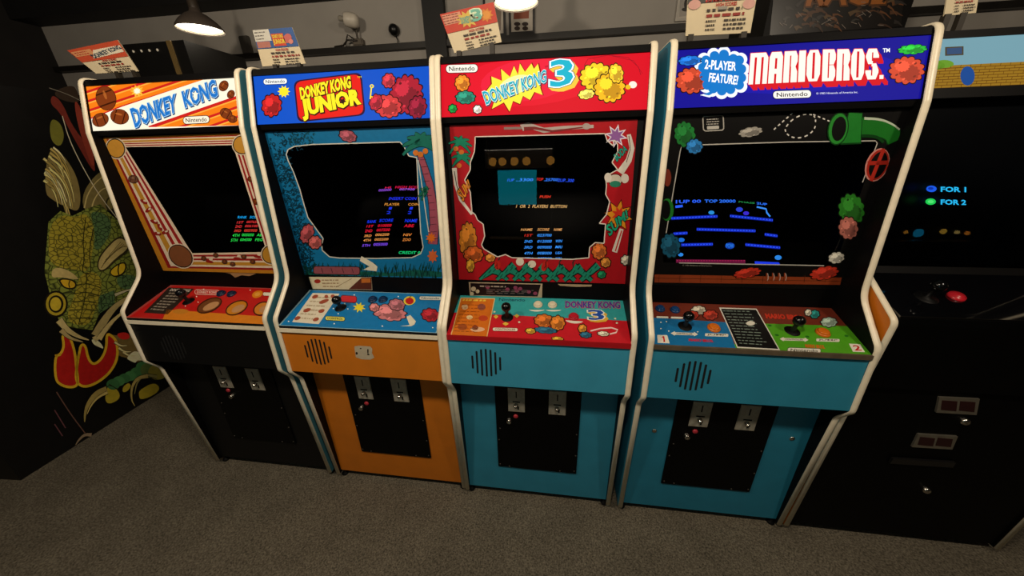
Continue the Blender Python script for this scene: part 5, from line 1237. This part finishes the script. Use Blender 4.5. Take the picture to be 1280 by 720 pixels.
# machine across the aisle, seen mirrored in the glass of the middle machine
root = empty('arcade_cabinet', (.05, -2.3, FZ), 'machine across the aisle, mirrored in the middle glass: cyan screen under amber lamps', 'arcade machine')
link('body', bx((-.29, -2.6, FZ), (.30, -1.91, 1.42)), mat('100e0d', .5, .2, 20), root)
link('screen', bx((-.185, -1.91, .873), (.165, -1.902, 1.175)), glow('18b4c8', 4.5), root)
link('lamp_panel', bx((-.29, -1.91, 1.19), (.30, -1.904, 1.335)), mat('5c544a', .5), root)
link('top_trim', bx((-.29, -1.91, 1.338), (.30, -1.895, 1.346)), glow('fff0d8', 3.), root)
for x in (-.225, -.138, -.031, .075, .285):
    bm = bmesh.new(); lathe(bm, Vector((x, -1.905, 1.247)), Vector((0, 1, 0)), [(.036, 0), (.034, .01), (.02, .022), (0, .026)], 20); link('amber_lamp', bm, glow('f0a848', 4.), root)
link('shelf', bx((-.29, -1.91, .55), (.30, -1.88, .57)), mat('8a7a64', .5), root)

root = empty('arcade_cabinet', (2.0, -2.3, FZ), 'machine across the aisle mirrored in the black machine glass, a row of small coloured lights', 'arcade machine')
def mirrored(x, y, Y=-1.88):
    h = at_y(x, y, .138); d = ray(x, y); return h+Vector((d.x, -d.y, d.z))*((Y-h.y)/-d.y)
pm = mirrored(1170, 290)
root.location = (pm.x, -2.2, FZ)
link('body', bx((pm.x-.35, -2.5, FZ), (pm.x+.35, -1.90, pm.z+.5)), mat('0d0c0b', .5, .2, 20), root)
link('control_shelf', bx((pm.x-.35, -1.90, pm.z-.10), (pm.x+.35, -1.80, pm.z-.05)), mat('1a1612', .5), root)
for x, y, w, h in ((1133, 289, .014, 'e09a38'), (1149, 290, .035, '1c9ac8'), (1180, 288, .022, 'e8b848'), (1197, 289, .014, 'e0c070'), (1210, 290, .016, 'e08a30')):
    p = mirrored(x, y); bm = bmesh.new(); lathe(bm, Vector((p.x, -1.90, p.z)), Vector((0, 1, 0)), [(w, 0), (w, .01), (w*.6, .02), (0, .022)], 14); link('small_lamp', bm, glow(h, 3.), root)
# ------------------------------------------------------------------ light
def spot(loc, energy, size=150, col=(1, .80, .56), rad=.06, tgt=None):
    l = bpy.data.lights.new('pendant_or_fill_light', 'SPOT'); l.energy = energy; l.spot_size = math.radians(size); l.spot_blend = .5; l.color = col; l.shadow_soft_size = rad
    o = bpy.data.objects.new('pendant_or_fill_light', l); COL.objects.link(o); o.location = loc
    if tgt is not None: o.rotation_euler = (Vector(tgt)-Vector(loc)).to_track_quat('-Z', 'Y').to_euler()
    return o
def point(loc, energy, col=(1, .85, .66), rad=.07):
    l = bpy.data.lights.new('pendant_or_fill_light', 'POINT'); l.energy = energy; l.color = col; l.shadow_soft_size = rad
    o = bpy.data.objects.new('pendant_or_fill_light', l); COL.objects.link(o); o.location = loc
for x, e in ((-.85, 41), (.35, 40), (1.75, 31)): point((x, -.88, 2.12), e)
for x, e in ((-1.6, 7), (1.2, 5)): point((x, -2.6, 2.2), e)  # added frontal fill lights for the lower fronts, not pendants
w = bpy.data.worlds.new('room_air'); SC.world = w; w.use_nodes = True
w.node_tree.nodes['Background'].inputs[0].default_value = (.95, .82, .66, 1); w.node_tree.nodes['Background'].inputs[1].default_value = .05
